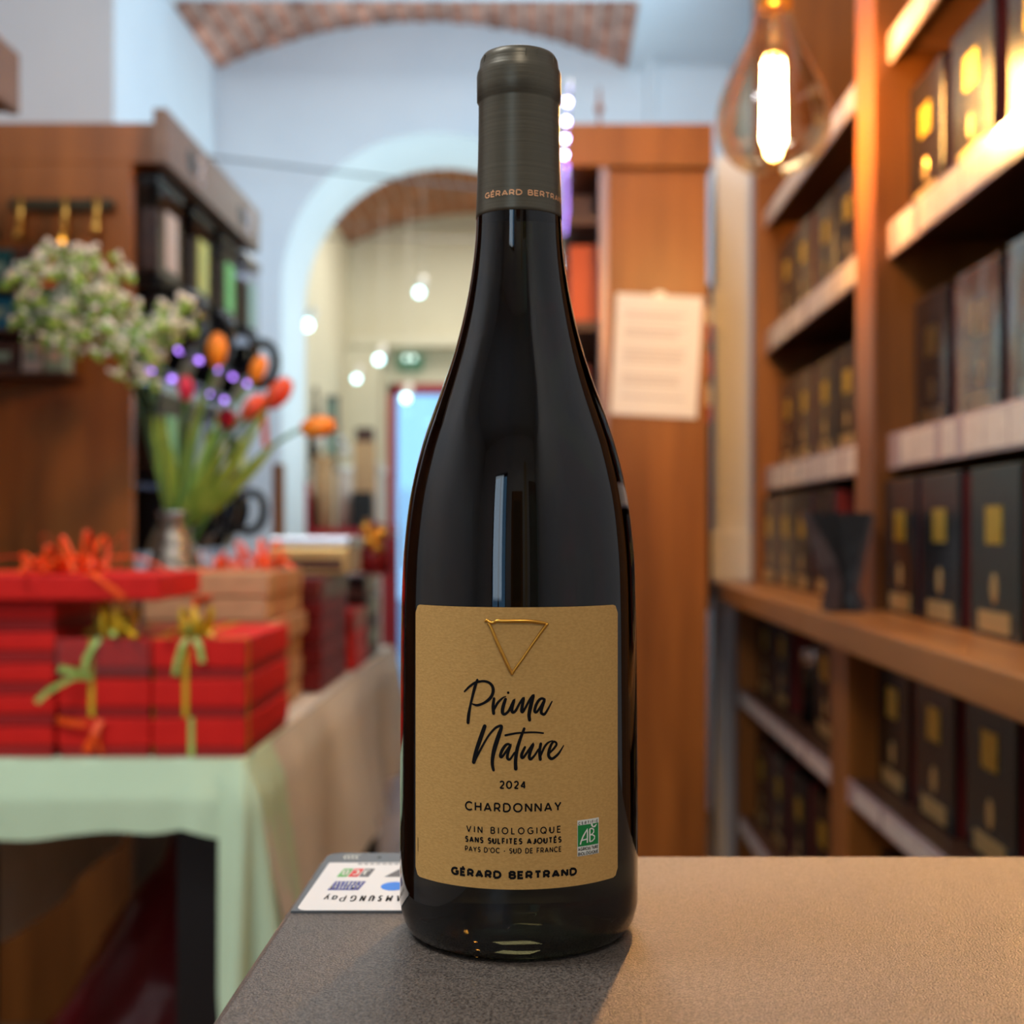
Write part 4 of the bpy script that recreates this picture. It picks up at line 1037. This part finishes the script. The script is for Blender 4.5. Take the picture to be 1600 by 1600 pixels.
cn = thing('sweet_stand', 'small dark red cone stand carrying the gold foil sweets', 'stand', (-0.425, 3.235, TT+0.21))
g = MB(); g.lathe([(0.040, 0), (0.040, 0.05), (0.03, 0.07), (0.012, 0.125), (0, 0.13)], (0, 0, 0), 20); g.build('cone', 'dark_red', cn, True)
g = MB(); g.lathe([(0.046, -0.006), (0.046, 0.0), (0, 0.0)], (0, 0, 0), 20); g.build('foot', 'dark_red', cn, True)

# sack under the table
g = MB(); seg = 36; P = []
for i in range(15):
    t = i/14; z = 0.005+0.44*t; r = 0.345*(1-t)**0.85+0.03; row = []
    for k in range(seg+1):
        a = 2*PI*(k % seg)/seg
        rr = r*(1+0.07*math.sin(5*a+3*t)+0.05*math.sin(11*a-7*t)+0.02*math.sin(t*40))
        row.append((rr*math.cos(a)*0.9, rr*math.sin(a)*0.8, z))
    P.append(row)
g.grid(P); bmesh.ops.remove_doubles(g.bm, verts=list(g.bm.verts), dist=1e-5)
sk = thing('plastic_sack', 'glossy maroon plastic sack slumped on the floor under the table', 'sack', (-0.70, 2.55, 0))
g.build('sack_body', 'maroon', sk, True)
g = MB()
for i in range(4): g.lathe([(0.055-0.006*i, 0.40+0.018*i), (0.065-0.006*i, 0.409+0.018*i), (0.055-0.006*i, 0.418+0.018*i)], (0, 0, 0), 20, False)
g.build('gathered_neck', 'maroon', sk, True)

# ------------------------------------------------------------------ vase and flowers
VX, VY = -0.735, 2.56
vs = thing('vase', 'silvered mercury glass vase holding the tulips', 'vase', (VX, VY, TT))
vp = [(0.050, 0.0), (0.056, 0.006), (0.066, 0.05), (0.070, 0.12), (0.066, 0.19), (0.052, 0.25), (0.036, 0.30), (0.029, 0.325), (0.033, 0.348), (0.034, 0.352), (0.030, 0.352), (0.026, 0.325)]
g = MB(); g.lathe(smooth_prof(vp, 3), (0, 0, 0), 40, False); g.build('vase_body', 'mercury', vs, True)
g = MB(); g.lathe([(0.0335, 0.346), (0.0355, 0.350), (0.0335, 0.355), (0.031, 0.351), (0.0335, 0.346)], (0, 0, 0), 32, False); g.build('rim', 'steel', vs, True)
ZV = TT+0.352
def bez(p0, p1, p2, n=10): return [tuple((1-t)**2*a+2*t*(1-t)*b+t*t*c for a, b, c in zip(p0, p1, p2)) for t in [i/n for i in range(n+1)]]
# petal mesh (shared per colour): leaf-shaped shell along +Z
def petal_mesh(m, L=0.052, W=0.030):
    g = MB(); P = []
    for i in range(9):
        t = i/8; w_ = W*math.sin(PI*min(1, 0.12+t*0.86))**0.7*(1 if t < 0.95 else 0.5); o_ = 0.017*math.sin(PI*(0.08+0.80*t))**0.8
        P.append([(o_-0.010*abs(q)**2*1.0*(w_/W), w_/2*q, L*t) for q in (-1, -0.5, 0, 0.5, 1)])
    g.grid(P); return g.mesh('petal', m, True)
PM = {c: petal_mesh(c) for c in ('tulip_orange', 'tulip_red', 'tulip_pink', 'tulip_crimson')}
def leaf_part(parent, base, tip, w_, bend, side=(1, 0, 0)):
    b0 = Vector(base); t0 = Vector(tip); mid = (b0+t0)/2+Vector(bend)
    pts = bez(base, tuple(mid), tip, 12)
    g = MB(); g.strip(pts, [max(0.003, w_*math.sin(PI*(0.10+0.88*i/12))**0.8) for i in range(13)], 0.0012, side); g.build('leaf', 'leaf', parent)
def tulip(label, px, py, colour, tilt, Y, leaves=(), sc_=1.0, mid=None, closed=1.0):
    """head centre seen at px,py at depth Y; tilt = lean of the head (x right, y away)"""
    sc_ *= 1.28
    hx, hy, hz = Pt(px, py, Y)
    t = thing('tulip', label, 'tulip', (VX, VY, ZV), 0, None)
    loc = Vector((hx-VX, hy-VY, hz-ZV)); ax = Vector((tilt[0], tilt[1], 1 if len(tilt) < 3 else tilt[2])).normalized()
    b_ = loc-ax*0.026*sc_
    md = Vector(mid) if mid else Vector((b_.x*0.45, b_.y*0.45, b_.z*0.62))
    s0 = Vector((random.uniform(-0.012, 0.012), random.uniform(-0.012, 0.012), -0.10))
    g = MB(); g.tube(bez(tuple(s0), tuple(md), tuple(b_), 12), 0.0040, 8); g.build('stem', 'stem', t, True)
    Rm = ax.to_track_quat('Z', 'Y').to_matrix().to_4x4()
    for k in range(6):
        rot = Rm @ Matrix.Rotation(2*PI*k/6+0.2, 4, 'Z') @ Matrix.Diagonal((closed*(1 if k % 2 else 0.86), 1, 1 if k % 2 else 0.95, 1)) @ Matrix.Scale(sc_, 4)
        o = bpy.data.objects.new('petal', PM[colour]); COL.objects.link(o); o.parent = t
        o.matrix_local = Matrix.Translation(b_) @ rot
    for (tx, ty, w_, bend) in leaves:
        q = Vector(Pt(tx, ty, Y))-Vector((VX, VY, ZV))
        leaf_part(t, tuple(s0*0.3), tuple(q), w_, bend, (1, 0.25, 0.1))
    return t
tulip('orange and red tulip standing tallest in the vase', 339, 546, 'tulip_orange', (0.05, 0), 2.58, [(318, 610, 0.022, (0.0, 0, 0.02)), (345, 640, 0.020, (0.01, 0, 0.0))])
tulip('small orange tulip right of the tallest tulip', 404, 576, 'tulip_orange', (0.35, 0), 2.62, [], 0.82)
tulip('red and yellow striped tulip leaning right, above the orange sideways one', 436, 614, 'tulip_red', (0.75, 0.0), 2.52, [(415, 640, 0.022, (0.02, 0, -0.02)), (432, 690, 0.026, (0.02, 0, -0.02))], 1.05)
tulip('red tulip half hidden behind the striped tulip', 396, 636, 'tulip_red', (0.8, 0.2), 2.60, [], 0.92)
tulip('dark crimson round tulip facing the viewer low in the vase', 355, 655, 'tulip_crimson', (0.1, -0.8, 0.5), 2.50, [(352, 690, 0.024, (0.0, 0, -0.01)), (392, 680, 0.024, (0.02, 0, -0.01))], 0.86)
tulip('small pink tulip on a pale straight stem at the left of the bunch', 290, 606, 'tulip_pink', (0.0, -0.2), 2.52, [(252, 648, 0.034, (-0.01, 0, 0.01)), (270, 700, 0.026, (-0.01, 0, 0.0))], 0.75)
tulip('orange tulip lying almost sideways at the far right of the bunch', 498, 667, 'tulip_orange', (1.0, 0, 0.12), 2.55, [(400, 715, 0.026, (0.02, 0, -0.03)), (240, 640, 0.020, (-0.02, 0, 0))], 1.05)
# gypsophila
def sprig(label, centres, stems, n, Y, seed):
    rnd = random.Random(seed)
    t = thing('gypsophila_spray', label, 'gypsophila', (VX, VY, ZV), 0, None)
    O = Vector((VX, VY, ZV)); heads = []
    gs = MB()
    for (cx, cy, rx, ry, m_) in centres:
        base = Vector(Pt(*stems, Y))-O
        cc = Vector(Pt(cx, cy, Y))-O
        gs.tube(bez((0, 0, -0.08), tuple(base*0.7+Vector((0, 0, 0.03))), tuple(base), 8), 0.0022, 6)
        gs.tube(bez(tuple(base), tuple((base+cc)/2+Vector((0, 0, 0.02))), tuple(cc), 6), 0.0015, 5)
        for i in range(m_):
            a = rnd.uniform(0, 2*PI); q = math.sqrt(rnd.random())
            p = Vector(Pt(cx+rx*q*math.cos(a), cy+ry*q*math.sin(a), Y+rnd.uniform(-0.07, 0.07)))-O
            heads.append(p)
            if i % 2 == 0: gs.tube(bez(tuple(base*0.35+cc*0.65), tuple((cc+p)/2+Vector((0, 0, 0.01))), tuple(p), 4), 0.0008, 4, False)
    gs.build('stem', 'stem_blue', t, True)
    g1 = MB(); g2 = MB()
    for p in heads:
        r = rnd.uniform(0.0050, 0.0078)
        for k in range(3):
            g1.ico(p+Vector((rnd.uniform(-1, 1), rnd.uniform(-1, 1), rnd.uniform(-0.5, 1)))*r*0.6, r*0.75, 1, 0.22)
        g2.ico(p+Vector((rnd.uniform(-1, 1), rnd.uniform(-1, 1), -0.9))*r*1.9, r*rnd.uniform(0.7, 1.5), 1, 0.2)
    tag(g1.build('florets', 'floret', t), kind='stuff'); tag(g2.build('buds', 'bud', t), kind='stuff')
sprig('biggest white gypsophila cloud on the left, above the shelf of packets', [(100, 440, 70, 62, 95), (60, 500, 50, 50, 36), (150, 500, 70, 55, 70), (25, 425, 22, 22, 8)], (200, 560), 0, 2.50, 3)
sprig('white gypsophila tips rising above the cloud by the brass hooks', [(95, 395, 40, 22, 14), (185, 420, 22, 26, 9), (140, 390, 12, 16, 5), (165, 465, 30, 22, 18)], (190, 560), 0, 2.56, 5)
sprig('low white gypsophila spray reaching right in front of the dispensers', [(225, 510, 60, 45, 66), (275, 490, 34, 34, 24), (205, 560, 40, 40, 30), (250, 575, 16, 24, 6)], (240, 640), 0, 2.48, 8)

# ================================================================== COFFEE CABINET ON THE LEFT
cc = thing('coffee_cabinet', 'tall brown wooden cabinet with overhanging header at the left', 'cabinet', (0, 0, 0))
g = MB(); g.bx(-1.60, -0.900, 2.80, 2.83, 0, ZC+0.80, 0.002); g.build('side_panel', 'wood_v', cc)
g = MB(); g.bx(-1.60, -1.56, 2.83, 3.70, 0, ZC+0.80); g.build('back_panel', 'wood_dark', cc)
g = MB(); g.bx(-1.56, -0.98, 2.83, 3.70, 0, ZC-0.20); g.build('base_cabinet', 'wood_dark', cc)
g = MB(); g.bx(-1.60, -0.845, 2.80, 3.69, ZC+0.80, ZC+0.888, 0.002); g.build('header_box', 'wood_v', cc)
g = MB(); g.bx(-0.845, -0.816, 2.775, 3.69, ZC+0.795, ZC+0.912, 0.002); fa = g.build('fascia_board', 'fascia', cc)
g = MB(); g.bx(-0.830, -0.800, 3.93, 3.975, 0, ZC+0.20, 0.002); g.bx(-0.98, -0.80, 3.70, 3.97, ZC-0.24, ZC-0.20); g.build('corner_post', 'wood_v', cc)
M['logo_dark'] = mat('logo_dark', C(52, 58, 60), 0.6); M['logo_light'] = mat('logo_light', C(206, 200, 204), 0.6)
for yc in (3.02, 3.52):
    g = MB(); g.strip([(-0.8153, yc-0.075, ZC+0.868), (-0.8153, yc-0.045, ZC+0.850), (-0.8153, yc-0.01, ZC+0.838)], [0.022, 0.050, 0.034], 0.0010, (0, 0, 1)); g.build('logo_mark', 'logo_dark', fa)
    g = MB(); g.tube([(-0.8155, yc+0.03+0.018*math.sin(2*a), ZC+0.850+0.030*math.cos(a)) for a in [2*PI*i/24 for i in range(25)]], 0.0040, 6); g.build('logo_script', 'logo_light', fa)
# brass hook rail on the side panel
hk = thing('hook_rail', 'dark rail with three brass hooks on the brown cabinet side', 'hook rail', (-1.14, 2.80, ZC+0.705))
g = MB(); g.bx(-0.02, 0.205, -0.02, 0.0, -0.012, 0.012, 0.002); g.build('rail', 'dark_metal', hk)
g = MB(); g.tube([(0.200, -0.014, 0.0), (0.200, -0.026, 0.0)], 0.010, 10); g.build('end_knob', 'dark_metal', hk)
for x, l in ((0.007, 0.072), (0.104, 0.078), (0.173, 0.060)):
    g = MB(); g.tube([(x, -0.026, 0.012), (x, -0.026, -l*0.6), (x, -0.028, -l), (x, -0.040, -l-0.006), (x, -0.046, -l+0.008)], [0.006, 0.006, 0.008, 0.008, 0.005], 10); g.build('hook', 'brass', hk, True)
ob = thing('pilot_lamp', 'tiny glowing orange bead below the middle brass hook', 'indicator lamp', (-1.034, 2.755, ZC+0.620))
M['amber_led'] = emit('amber_led', (1.0, 0.42, 0.04, 1), 4)
g = MB(); g.sphere((0, 0, 0), 0.006, 12, 8); g.build('lens', 'amber_led', ob, True)
g = MB(); g.tube([(0, 0.004, 0), (0, 0.038, 0)], 0.005, 8); g.build('socket', 'black', ob)
# packet shelf fixed on the side panel
ps = thing('packet_shelf', 'small dark two-tier shelf of packets fixed on the brown cabinet side', 'shelf', (-1.30, 2.80, ZC+0.33))
for z in (0.0, 0.090, 0.178):
    g = MB(); g.bx(0, 0.30 if z < 0.2 else 0.255, -0.12, 0, z-0.010, z, 0.001); g.build('shelf_board', 'wood_dark', ps)
g = MB(); g.bx(-0.012, 0, -0.12, 0, -0.01, 0.26); g.build('upright', 'wood_dark', ps)
def packet(label, x, z, w_, h, c, y=2.70):
    t = thing('packet', label, 'packet', (x, y, z), 0, 'packets on the small shelf')
    g = MB(); g.bx(0, w_, 0, 0.05, 0, h*0.9, 0.003); g.build('packet_body', c, t)
    g = MB(); g.bx(0.002, w_-0.002, 0.020, 0.030, h*0.9, h); g.build('folded_top', c, t)
    g = MB(); g.bx(w_*0.2, w_*0.8, -0.001, 0.0005, h*0.35, h*0.62); g.build('packet_label', 'sage' if c != 'sage' else 'pinkish', t)
S0, S1, S2 = ZC+0.33, ZC+0.420, ZC+0.508
packet('dark brown packet at the left end of the lowest tier', -1.18, S0, 0.07, 0.070, 'brown_card')
packet('pale pinkish packet in the middle of the lowest tier', -1.100, S0, 0.042, 0.070, 'pinkish')
packet('sage green packet at the right end of the lowest tier', -1.052, S0, 0.044, 0.070, 'sage')
packet('blue packet at the left end of the middle tier', -1.20, S1, 0.082, 0.074, 'blue')
packet('lime green packet beside the blue one on the middle tier', -1.112, S1, 0.064, 0.070, 'lime_card')
packet('dark teal packet at the left end of the top tier', -1.19, S2, 0.068, 0.086, 'teal')
packet('dark brown packet with orange neighbour on the top tier', -1.118, S2, 0.040, 0.09, 'brown_card')
packet('orange packet at the right end of the top tier', -1.076, S2, 0.030, 0.088, 'orange_card')
# neighbouring header at the frame's upper left
nh = thing('wall_cabinet', 'brown wooden wall cabinet end at the upper left beside the grey wall', 'cabinet', (0, 0, 0))
g = MB(); g.bx(-1.60, -1.000, 1.3, 2.4, ZC+0.779, ZC+0.887, 0.003); g.build('header_box', 'fascia', nh)
g = MB(); g.bx(-1.000, -0.98, 1.3, 2.4, ZC+0.775, ZC+0.889, 0.003); g.build('fascia_board', 'fascia', nh)
g = MB(); g.bx(-1.75, -1.60, 1.3, 2.4, 0, ZC+0.887); g.build('back_panel', 'wood_dark', nh)

# coffee dispensers, two rows
def dispenser(card):
    t = thing('coffee_dispenser', 'x', 'coffee dispenser', (0, 0, 0), 0, 'coffee dispensers in two rows')
    # origin: front centre, base of the hopper; front faces +X
    g = MB(); g.prism([(-0.34, 0.10), (-0.02, 0.10), (0.0, 0.14), (0.0, 0.34), (-0.34, 0.34)], -0.095, 0.095, 'Y'); 
    bmesh.ops.transform(g.bm, matrix=Matrix.Identity(4), verts=g.bm.verts)
    g.build('hopper', 'acrylic', t)
    g = MB(); g.bx(-0.335, -0.006, -0.088, 0.088, 0.145, 0.29, 0.01); tag(g.build('beans', 'beans', t), kind='stuff')
    g = MB(); g.bx(-0.345, 0.004, -0.1, 0.1, 0.34, 0.362, 0.004); g.build('lid', 'black_plastic', t)
    g = MB(); g.bx(0.0, 0.003, -0.045, 0.045, 0.16, 0.29); g.build('name_card', card, t)
    g = MB(); g.prism([(-0.16, 0.10), (0.0, 0.10), (0.0, 0.06), (-0.05, -0.06), (-0.12, -0.06)], -0.06, 0.06, 'Y'); g.build('chute', 'black_plastic', t)
    g = MB()
    pts = [(0.0, 0.0, 0.10), (0.030, 0.0, 0.115), (0.060, 0.0, 0.10), (0.070, 0.0, 0.055), (0.055, 0.0, 0.01), (0.020, 0.0, -0.01), (-0.01, 0.0, 0.0)]
    g.tube(smooth_prof3(pts, 4), 0.015, 10); g.build('lever_handle', 'black_plastic', t, True)
    g = MB(); g.tube([(-0.085, -0.03, -0.06), (-0.085, -0.03, -0.09)], 0.028, 14, False); g.build('spout_tube', 'acrylic', t, True)
    return t
cards = ['pinkish', 'yellow_card', 'green_card', 'sage']
for row, (zb, xo) in enumerate([(ZC+0.48, -0.855), (ZC+0.0, -0.865)]):
    for i in range(4):
        d_ = dispenser(cards[(i+2*row) % 4])
        d_.location = (xo, 2.945+0.272*i if row == 0 else 2.98+0.235*i, zb-0.05 if row == 0 else zb)
        if row == 1: d_.scale = (0.9, 0.9, 0.9)
        d_['label'] = f'{["black", "black"][row]} lever coffee dispenser, {ordw(i)} from the brown panel in the {("upper", "lower")[row]} row'
g = MB(); 
rk = thing('dispenser_rack', 'dark rack carrying the two rows of coffee dispensers', 'rack', (0, 0, 0))
g = MB(); g.bx(-1.56, -1.04, 2.84, 3.70, ZC+0.512, ZC+0.528); g.bx(-1.56, -1.04, 2.84, 3.70, ZC+0.07, ZC+0.088); g.build('rack_board', 'black', rk)
g = MB(); g.bx(-1.22, -1.205, 2.835, 3.70, ZC-0.20, ZC+0.80); g.build('rack_back', 'black', rk)
for row, (z, xo) in enumerate([(ZC+0.405, -0.835), (ZC+0.36, -0.90)]):
    s_ = thing('led_strip', f'purple LED reflections built as glowing bars under the {("upper", "upper")[row]} dispensers, {("front", "rear")[row]} one', 'LED strip', (0, 0, 0))  # purple reflections in the clear acrylic, modelled as emissive bars
    g = MB(); g.bx(xo-0.012, xo, 2.86, 3.70, z+0.012, z+0.020); g.build('strip_profile', 'black', s_)
    for i in range(5):
        g = MB(); g.bx(xo-0.004, xo+0.002, 2.93+0.17*i, 2.955+0.17*i, z, z+0.009); g.build('led', 'led_purple', s_)
# jars on the base cabinet
for i in range(6):
    y = 2.92+0.14*i; x = -0.93+0.02*(i % 2)
    j = thing('storage_jar', f'clear lidded jar, {ordw(i)} from the brown panel, under the dispensers', 'jar', (x, y, ZC-0.20), 0, 'jars under the dispensers'); j.scale = (0.62, 0.62, 0.62)
    g = MB(); g.lathe([(0.042, 0), (0.046, 0.01), (0.046, 0.13), (0.036, 0.15)], (0, 0, 0), 20, False); g.build('jar_glass', 'acrylic', j, True)
    g = MB(); g.lathe([(0.040, 0.004), (0.040, 0.08+0.01*(i % 3)), (0, 0.085+0.01*(i % 3))], (0, 0, 0), 16); g.build('contents', ['pinkish', 'sage', 'beans', 'cream', 'dark_red', 'sage'][i], j, True)
    g = MB(); g.lathe([(0.038, 0.148), (0.038, 0.170), (0, 0.172)], (0, 0, 0), 20); g.build('jar_lid', 'steel' if i % 2 else 'black_plastic', j, True)
sb = thing('coffee_scoop_holder', 'orange strip tag hanging beside the dispensers', 'tag', Pt(411, 650, 3.72))
g = MB(); g.strip([(0.0, 0, 0.06), (0.002, 0, 0.02), (0.006, 0, -0.05), (0.008, 0, -0.09)], 0.018, 0.002, (1, 0, 0)); g.build('tag_strip', 'orange', sb)
g = MB(); g.tube([(0, 0, 0.06), (-0.002, 0, 0.13), (-0.03, 0.0, 0.155)], 0.0015, 6); g.build('string', 'black', sb)

# ================================================================== BACK ROOM
def spot(label, px, py, Y, zt, r=0.024):
    x, y, z = Pt(px, py, Y)
    t = thing('spotlight', label, 'spotlight', (x, y, z), 0, 'cool white spotlights in the back room')
    g = MB(); g.sphere((0, 0, 0), r, 14, 10, (1, 0.6, 1)); g.build('lens', 'spot_glow', t, True)
    g = MB(); g.tube([(0.0, 0.015, 0.01), (0.010, 0.06, 0.06), (0.014, 0.09, 0.09)], [r*1.05, r*1.1, r*0.7], 14); g.build('housing', 'white_gloss', t, True)
    g = MB(); xr = x+0.012; zt = 2.85+0.20-1.78+math.sqrt(1.78**2-min(0.8, abs(xr+0.39))**2)+0.012
    g.tube([(0.012, 0.075, 0.08), (0.012, 0.075, zt-z)], 0.0014, 6); g.build('drop_rod', 'white_gloss', t)
spot('round white spotlight nearest the left jamb of the arch', 480, 508, 5.9, 2.72)
spot('white spotlight left of the green exit sign', 592, 562, 7.2, 2.72)
spot('white spotlight low, left of the street door', 557, 592, 7.4, 2.72, 0.020)
spot('white spotlight hanging in front of the street door', 634, 622, 7.3, 2.72)
spot('dim white spotlight under the brick vault close to the bottle', 655, 457, 6.4, 2.60, 0.022)
for i, (a, b_) in enumerate([((-1.21, 6.4, 2.60), (0.43, 6.4, 2.62)), ((-1.21, 7.2, 2.72), (0.43, 7.2, 2.72)), ((-1.27, 4.8, 2.48), (0.4, 4.8, 2.30))]):
    t = thing('tension_wire', ['thin cable crossing the back room under the vault', 'thin cable farther back carrying the spotlights', 'thin cable crossing in front of the white arch'][i], 'cable', (0, 0, 0))
    g = MB(); g.tube([a, tuple((p+q)/2-(0.01 if k == 2 else 0) for k, (p, q) in enumerate(zip(a, b_))), b_], 0.0045, 6); g.build('cable', 'ink_grey', t)
    g = MB(); g.sphere(a, 0.014, 8, 6); g.sphere(b_, 0.014, 8, 6); g.build('anchor', 'steel', t)
ex = thing('exit_sign', 'green exit sign on the wall above the street door', 'sign', Pt(641, 566, 7.97))
g = MB(); g.bx(-0.075, 0.075, -0.02, 0.02, -0.045, 0.045, 0.004); g.build('sign_body', 'exit_green', ex)
for x in (-0.022, 0.022):
    g = MB(); g.sphere((x, -0.03, 0.022), 0.014, 10, 8); g.build('emergency_lamp', 'exit_white', ex, True)
# red display cart with goods
crt = thing('display_cart', 'red framed display cart in the back room left of the door', 'cart', (0, 0, 0))
x0, x1, yb = -1.13, -0.72, 6.0
g = MB()
for z in (0.25, 1.04): g.bx(x0, x1, yb, yb+0.40, z, z+0.045, 0.003)
g.build('tray', 'red_frame', crt)
for x in (x0, x1-0.035):
    for y in (yb, yb+0.365):
        g = MB(); g.bx(x, x+0.035, y, y+0.035, 0, 1.30 if x == x0 else 1.10, 0.003); g.build('post', 'red_frame', crt)
TR = 1.085
def goods(name, label, cat, px0, px1, py0, py1, Y, parts):
    X0_, _, Zb = Pt(px0, py1, Y); X1_, _, Zt = Pt(px1, py0, Y)
    t = thing(name, label, cat, (X0_, Y, Zb))
    parts(t, X1_-X0_, Zt-Zb); return t
def blk(t, w_, h, c1, c2=None):
    g = MB(); g.bx(0, w_, 0, 0.09, 0, h*0.86, 0.004); g.build('body', c1, t)
    g = MB(); g.bx(w_*0.06, w_*0.94, 0.006, 0.084, h*0.86, h, 0.003); g.build('upper_part', c2 or c1, t)
def rnd_(t, w_, h, c1, c2=None, neck=0.35):
    g = MB(); g.lathe([(w_/2, 0), (w_/2, h*0.66), (w_*neck/2, h*0.80), (w_*neck/2, h*0.94)], (w_/2, w_/2, 0), 20); g.build('body', c1, t, True)
    g = MB(); g.lathe([(w_*neck/2*1.15, h*0.92), (w_*neck/2*1.15, h), (0, h)], (w_/2, w_/2, 0), 20); g.build('cap', c2 or c1, t, True)
def y2(px): return px
zpx = lambda Y: 826-(TR-ZC)*2000/Y
goods('paper_roll', 'upright brown paper roll on the red cart', 'roll', 488, 519, 712, zpx(6.1), 6.1, lambda t, w_, h: rnd_(t, w_, h, 'brown_roll' if 'brown_roll' in M else 'kraft_box', 'kraft_box', 0.9))
goods('canister', 'pale pink tall canister beside the brown roll on the cart', 'canister', 524, 550, 728, zpx(6.12), 6.12, lambda t, w_, h: rnd_(t, w_, h, 'pinkish', 'white_gloss', 0.9))
goods('gift_bag', 'black gift bag at the right end of the red cart', 'bag', 548, 582, 768, zpx(6.05), 6.05, lambda t, w_, h: blk(t, w_, h, 'black', 'black'))
goods('carton', 'black carton at the left end of the red cart', 'carton', 468, 486, 772, zpx(6.05), 6.05, lambda t, w_, h: blk(t, w_, h, 'black', 'black'))
goods('gift_bag', 'tall gold brown gift bag behind the canister', 'bag', 553, 584, 668, zpx(6.25), 6.25, lambda t, w_, h: blk(t, w_, h, 'gold_brown' if 'gold_brown' in M else 'kraft_box', 'brown_card'))
sh_ = thing('goods_rack', 'pale rack behind the red cart holding a coffee machine and bottles', 'rack', (-1.19, 6.55, 0))
for z in (0.5, 0.9, ZC+0.30):
    g = MB(); g.bx(0, 0.36, 0, 0.28, z-0.02, z, 0.002); g.build('rack_shelf', 'white_gloss', sh_)
for x in (0, 0.34):
    for y in (0, 0.26):
        g = MB(); g.bx(x, x+0.02, y, y+0.02, 0, ZC+0.34); g.build('post', 'white_gloss', sh_)
RZ = ZC+0.30
def on_rack(name, label, cat, px0, px1, py0, Y, fn):
    x0_ = (px0-848)/2000*Y; x1_ = (px1-848)/2000*Y; zt_ = ZC-(py0-826)/2000*Y
    t = thing(name, label, cat, (x0_, Y, RZ)); fn(t, x1_-x0_, zt_-RZ)
on_rack('coffee_machine', 'black coffee machine with cream top on the pale rack', 'coffee machine', 455, 488, 640, 6.6, lambda t, w_, h: (blk(t, w_, h*0.72, 'black', 'black_plastic'), MB().bx(0.0, w_*0.45, 0.01, 0.08, h*0.72, h, 0.003).build('bean_hopper', 'cream', t)))
on_rack('bottle', 'slim dark bottle standing beside the black coffee machine', 'bottle', 487, 498, 604, 6.68, lambda t, w_, h: rnd_(t, w_, h, 'black_plastic', 'black', 0.5))
on_rack('picture_frame', 'grey metal frame on the pale rack right of the dark bottle', 'frame', 508, 529, 618, 6.65, lambda t, w_, h: (MB().bx(0, w_, 0, 0.015, 0, 0.02).bx(0, w_, 0, 0.015, h-0.02, h).bx(0, 0.012, 0, 0.015, 0, h).bx(w_-0.012, w_, 0, 0.015, 0, h).build('frame_bars', 'ink_grey', t), MB().bx(0.012, w_-0.012, 0.008, 0.012, 0.02, h-0.02).build('picture_sheet', 'sage', t)))
for i, (px, py) in enumerate([(500, 690), (516, 700), (532, 690), (540, 706)]):
    x, y, z = Pt(px, py, 6.3)
    t = thing('glass_bauble', f'pale glass bauble, {ordw(i)} from the left above the brown roll', 'bauble', (x, y, z), 0, 'pale baubles above the cart')
    g = MB(); g.sphere((0, 0, 0), 0.026, 14, 10); g.build('bauble_body', ['white_gloss', 'sage', 'steel', 'white_gloss'][i], t, True)
    g = MB(); g.tube([(0, 0, 0.024), (0, 0, 0.034)], 0.006, 8); g.tube([(0, 0, 0.034), (0, 0, 2.72-z)], 0.0008, 4); g.build('hanger', 'steel', t)
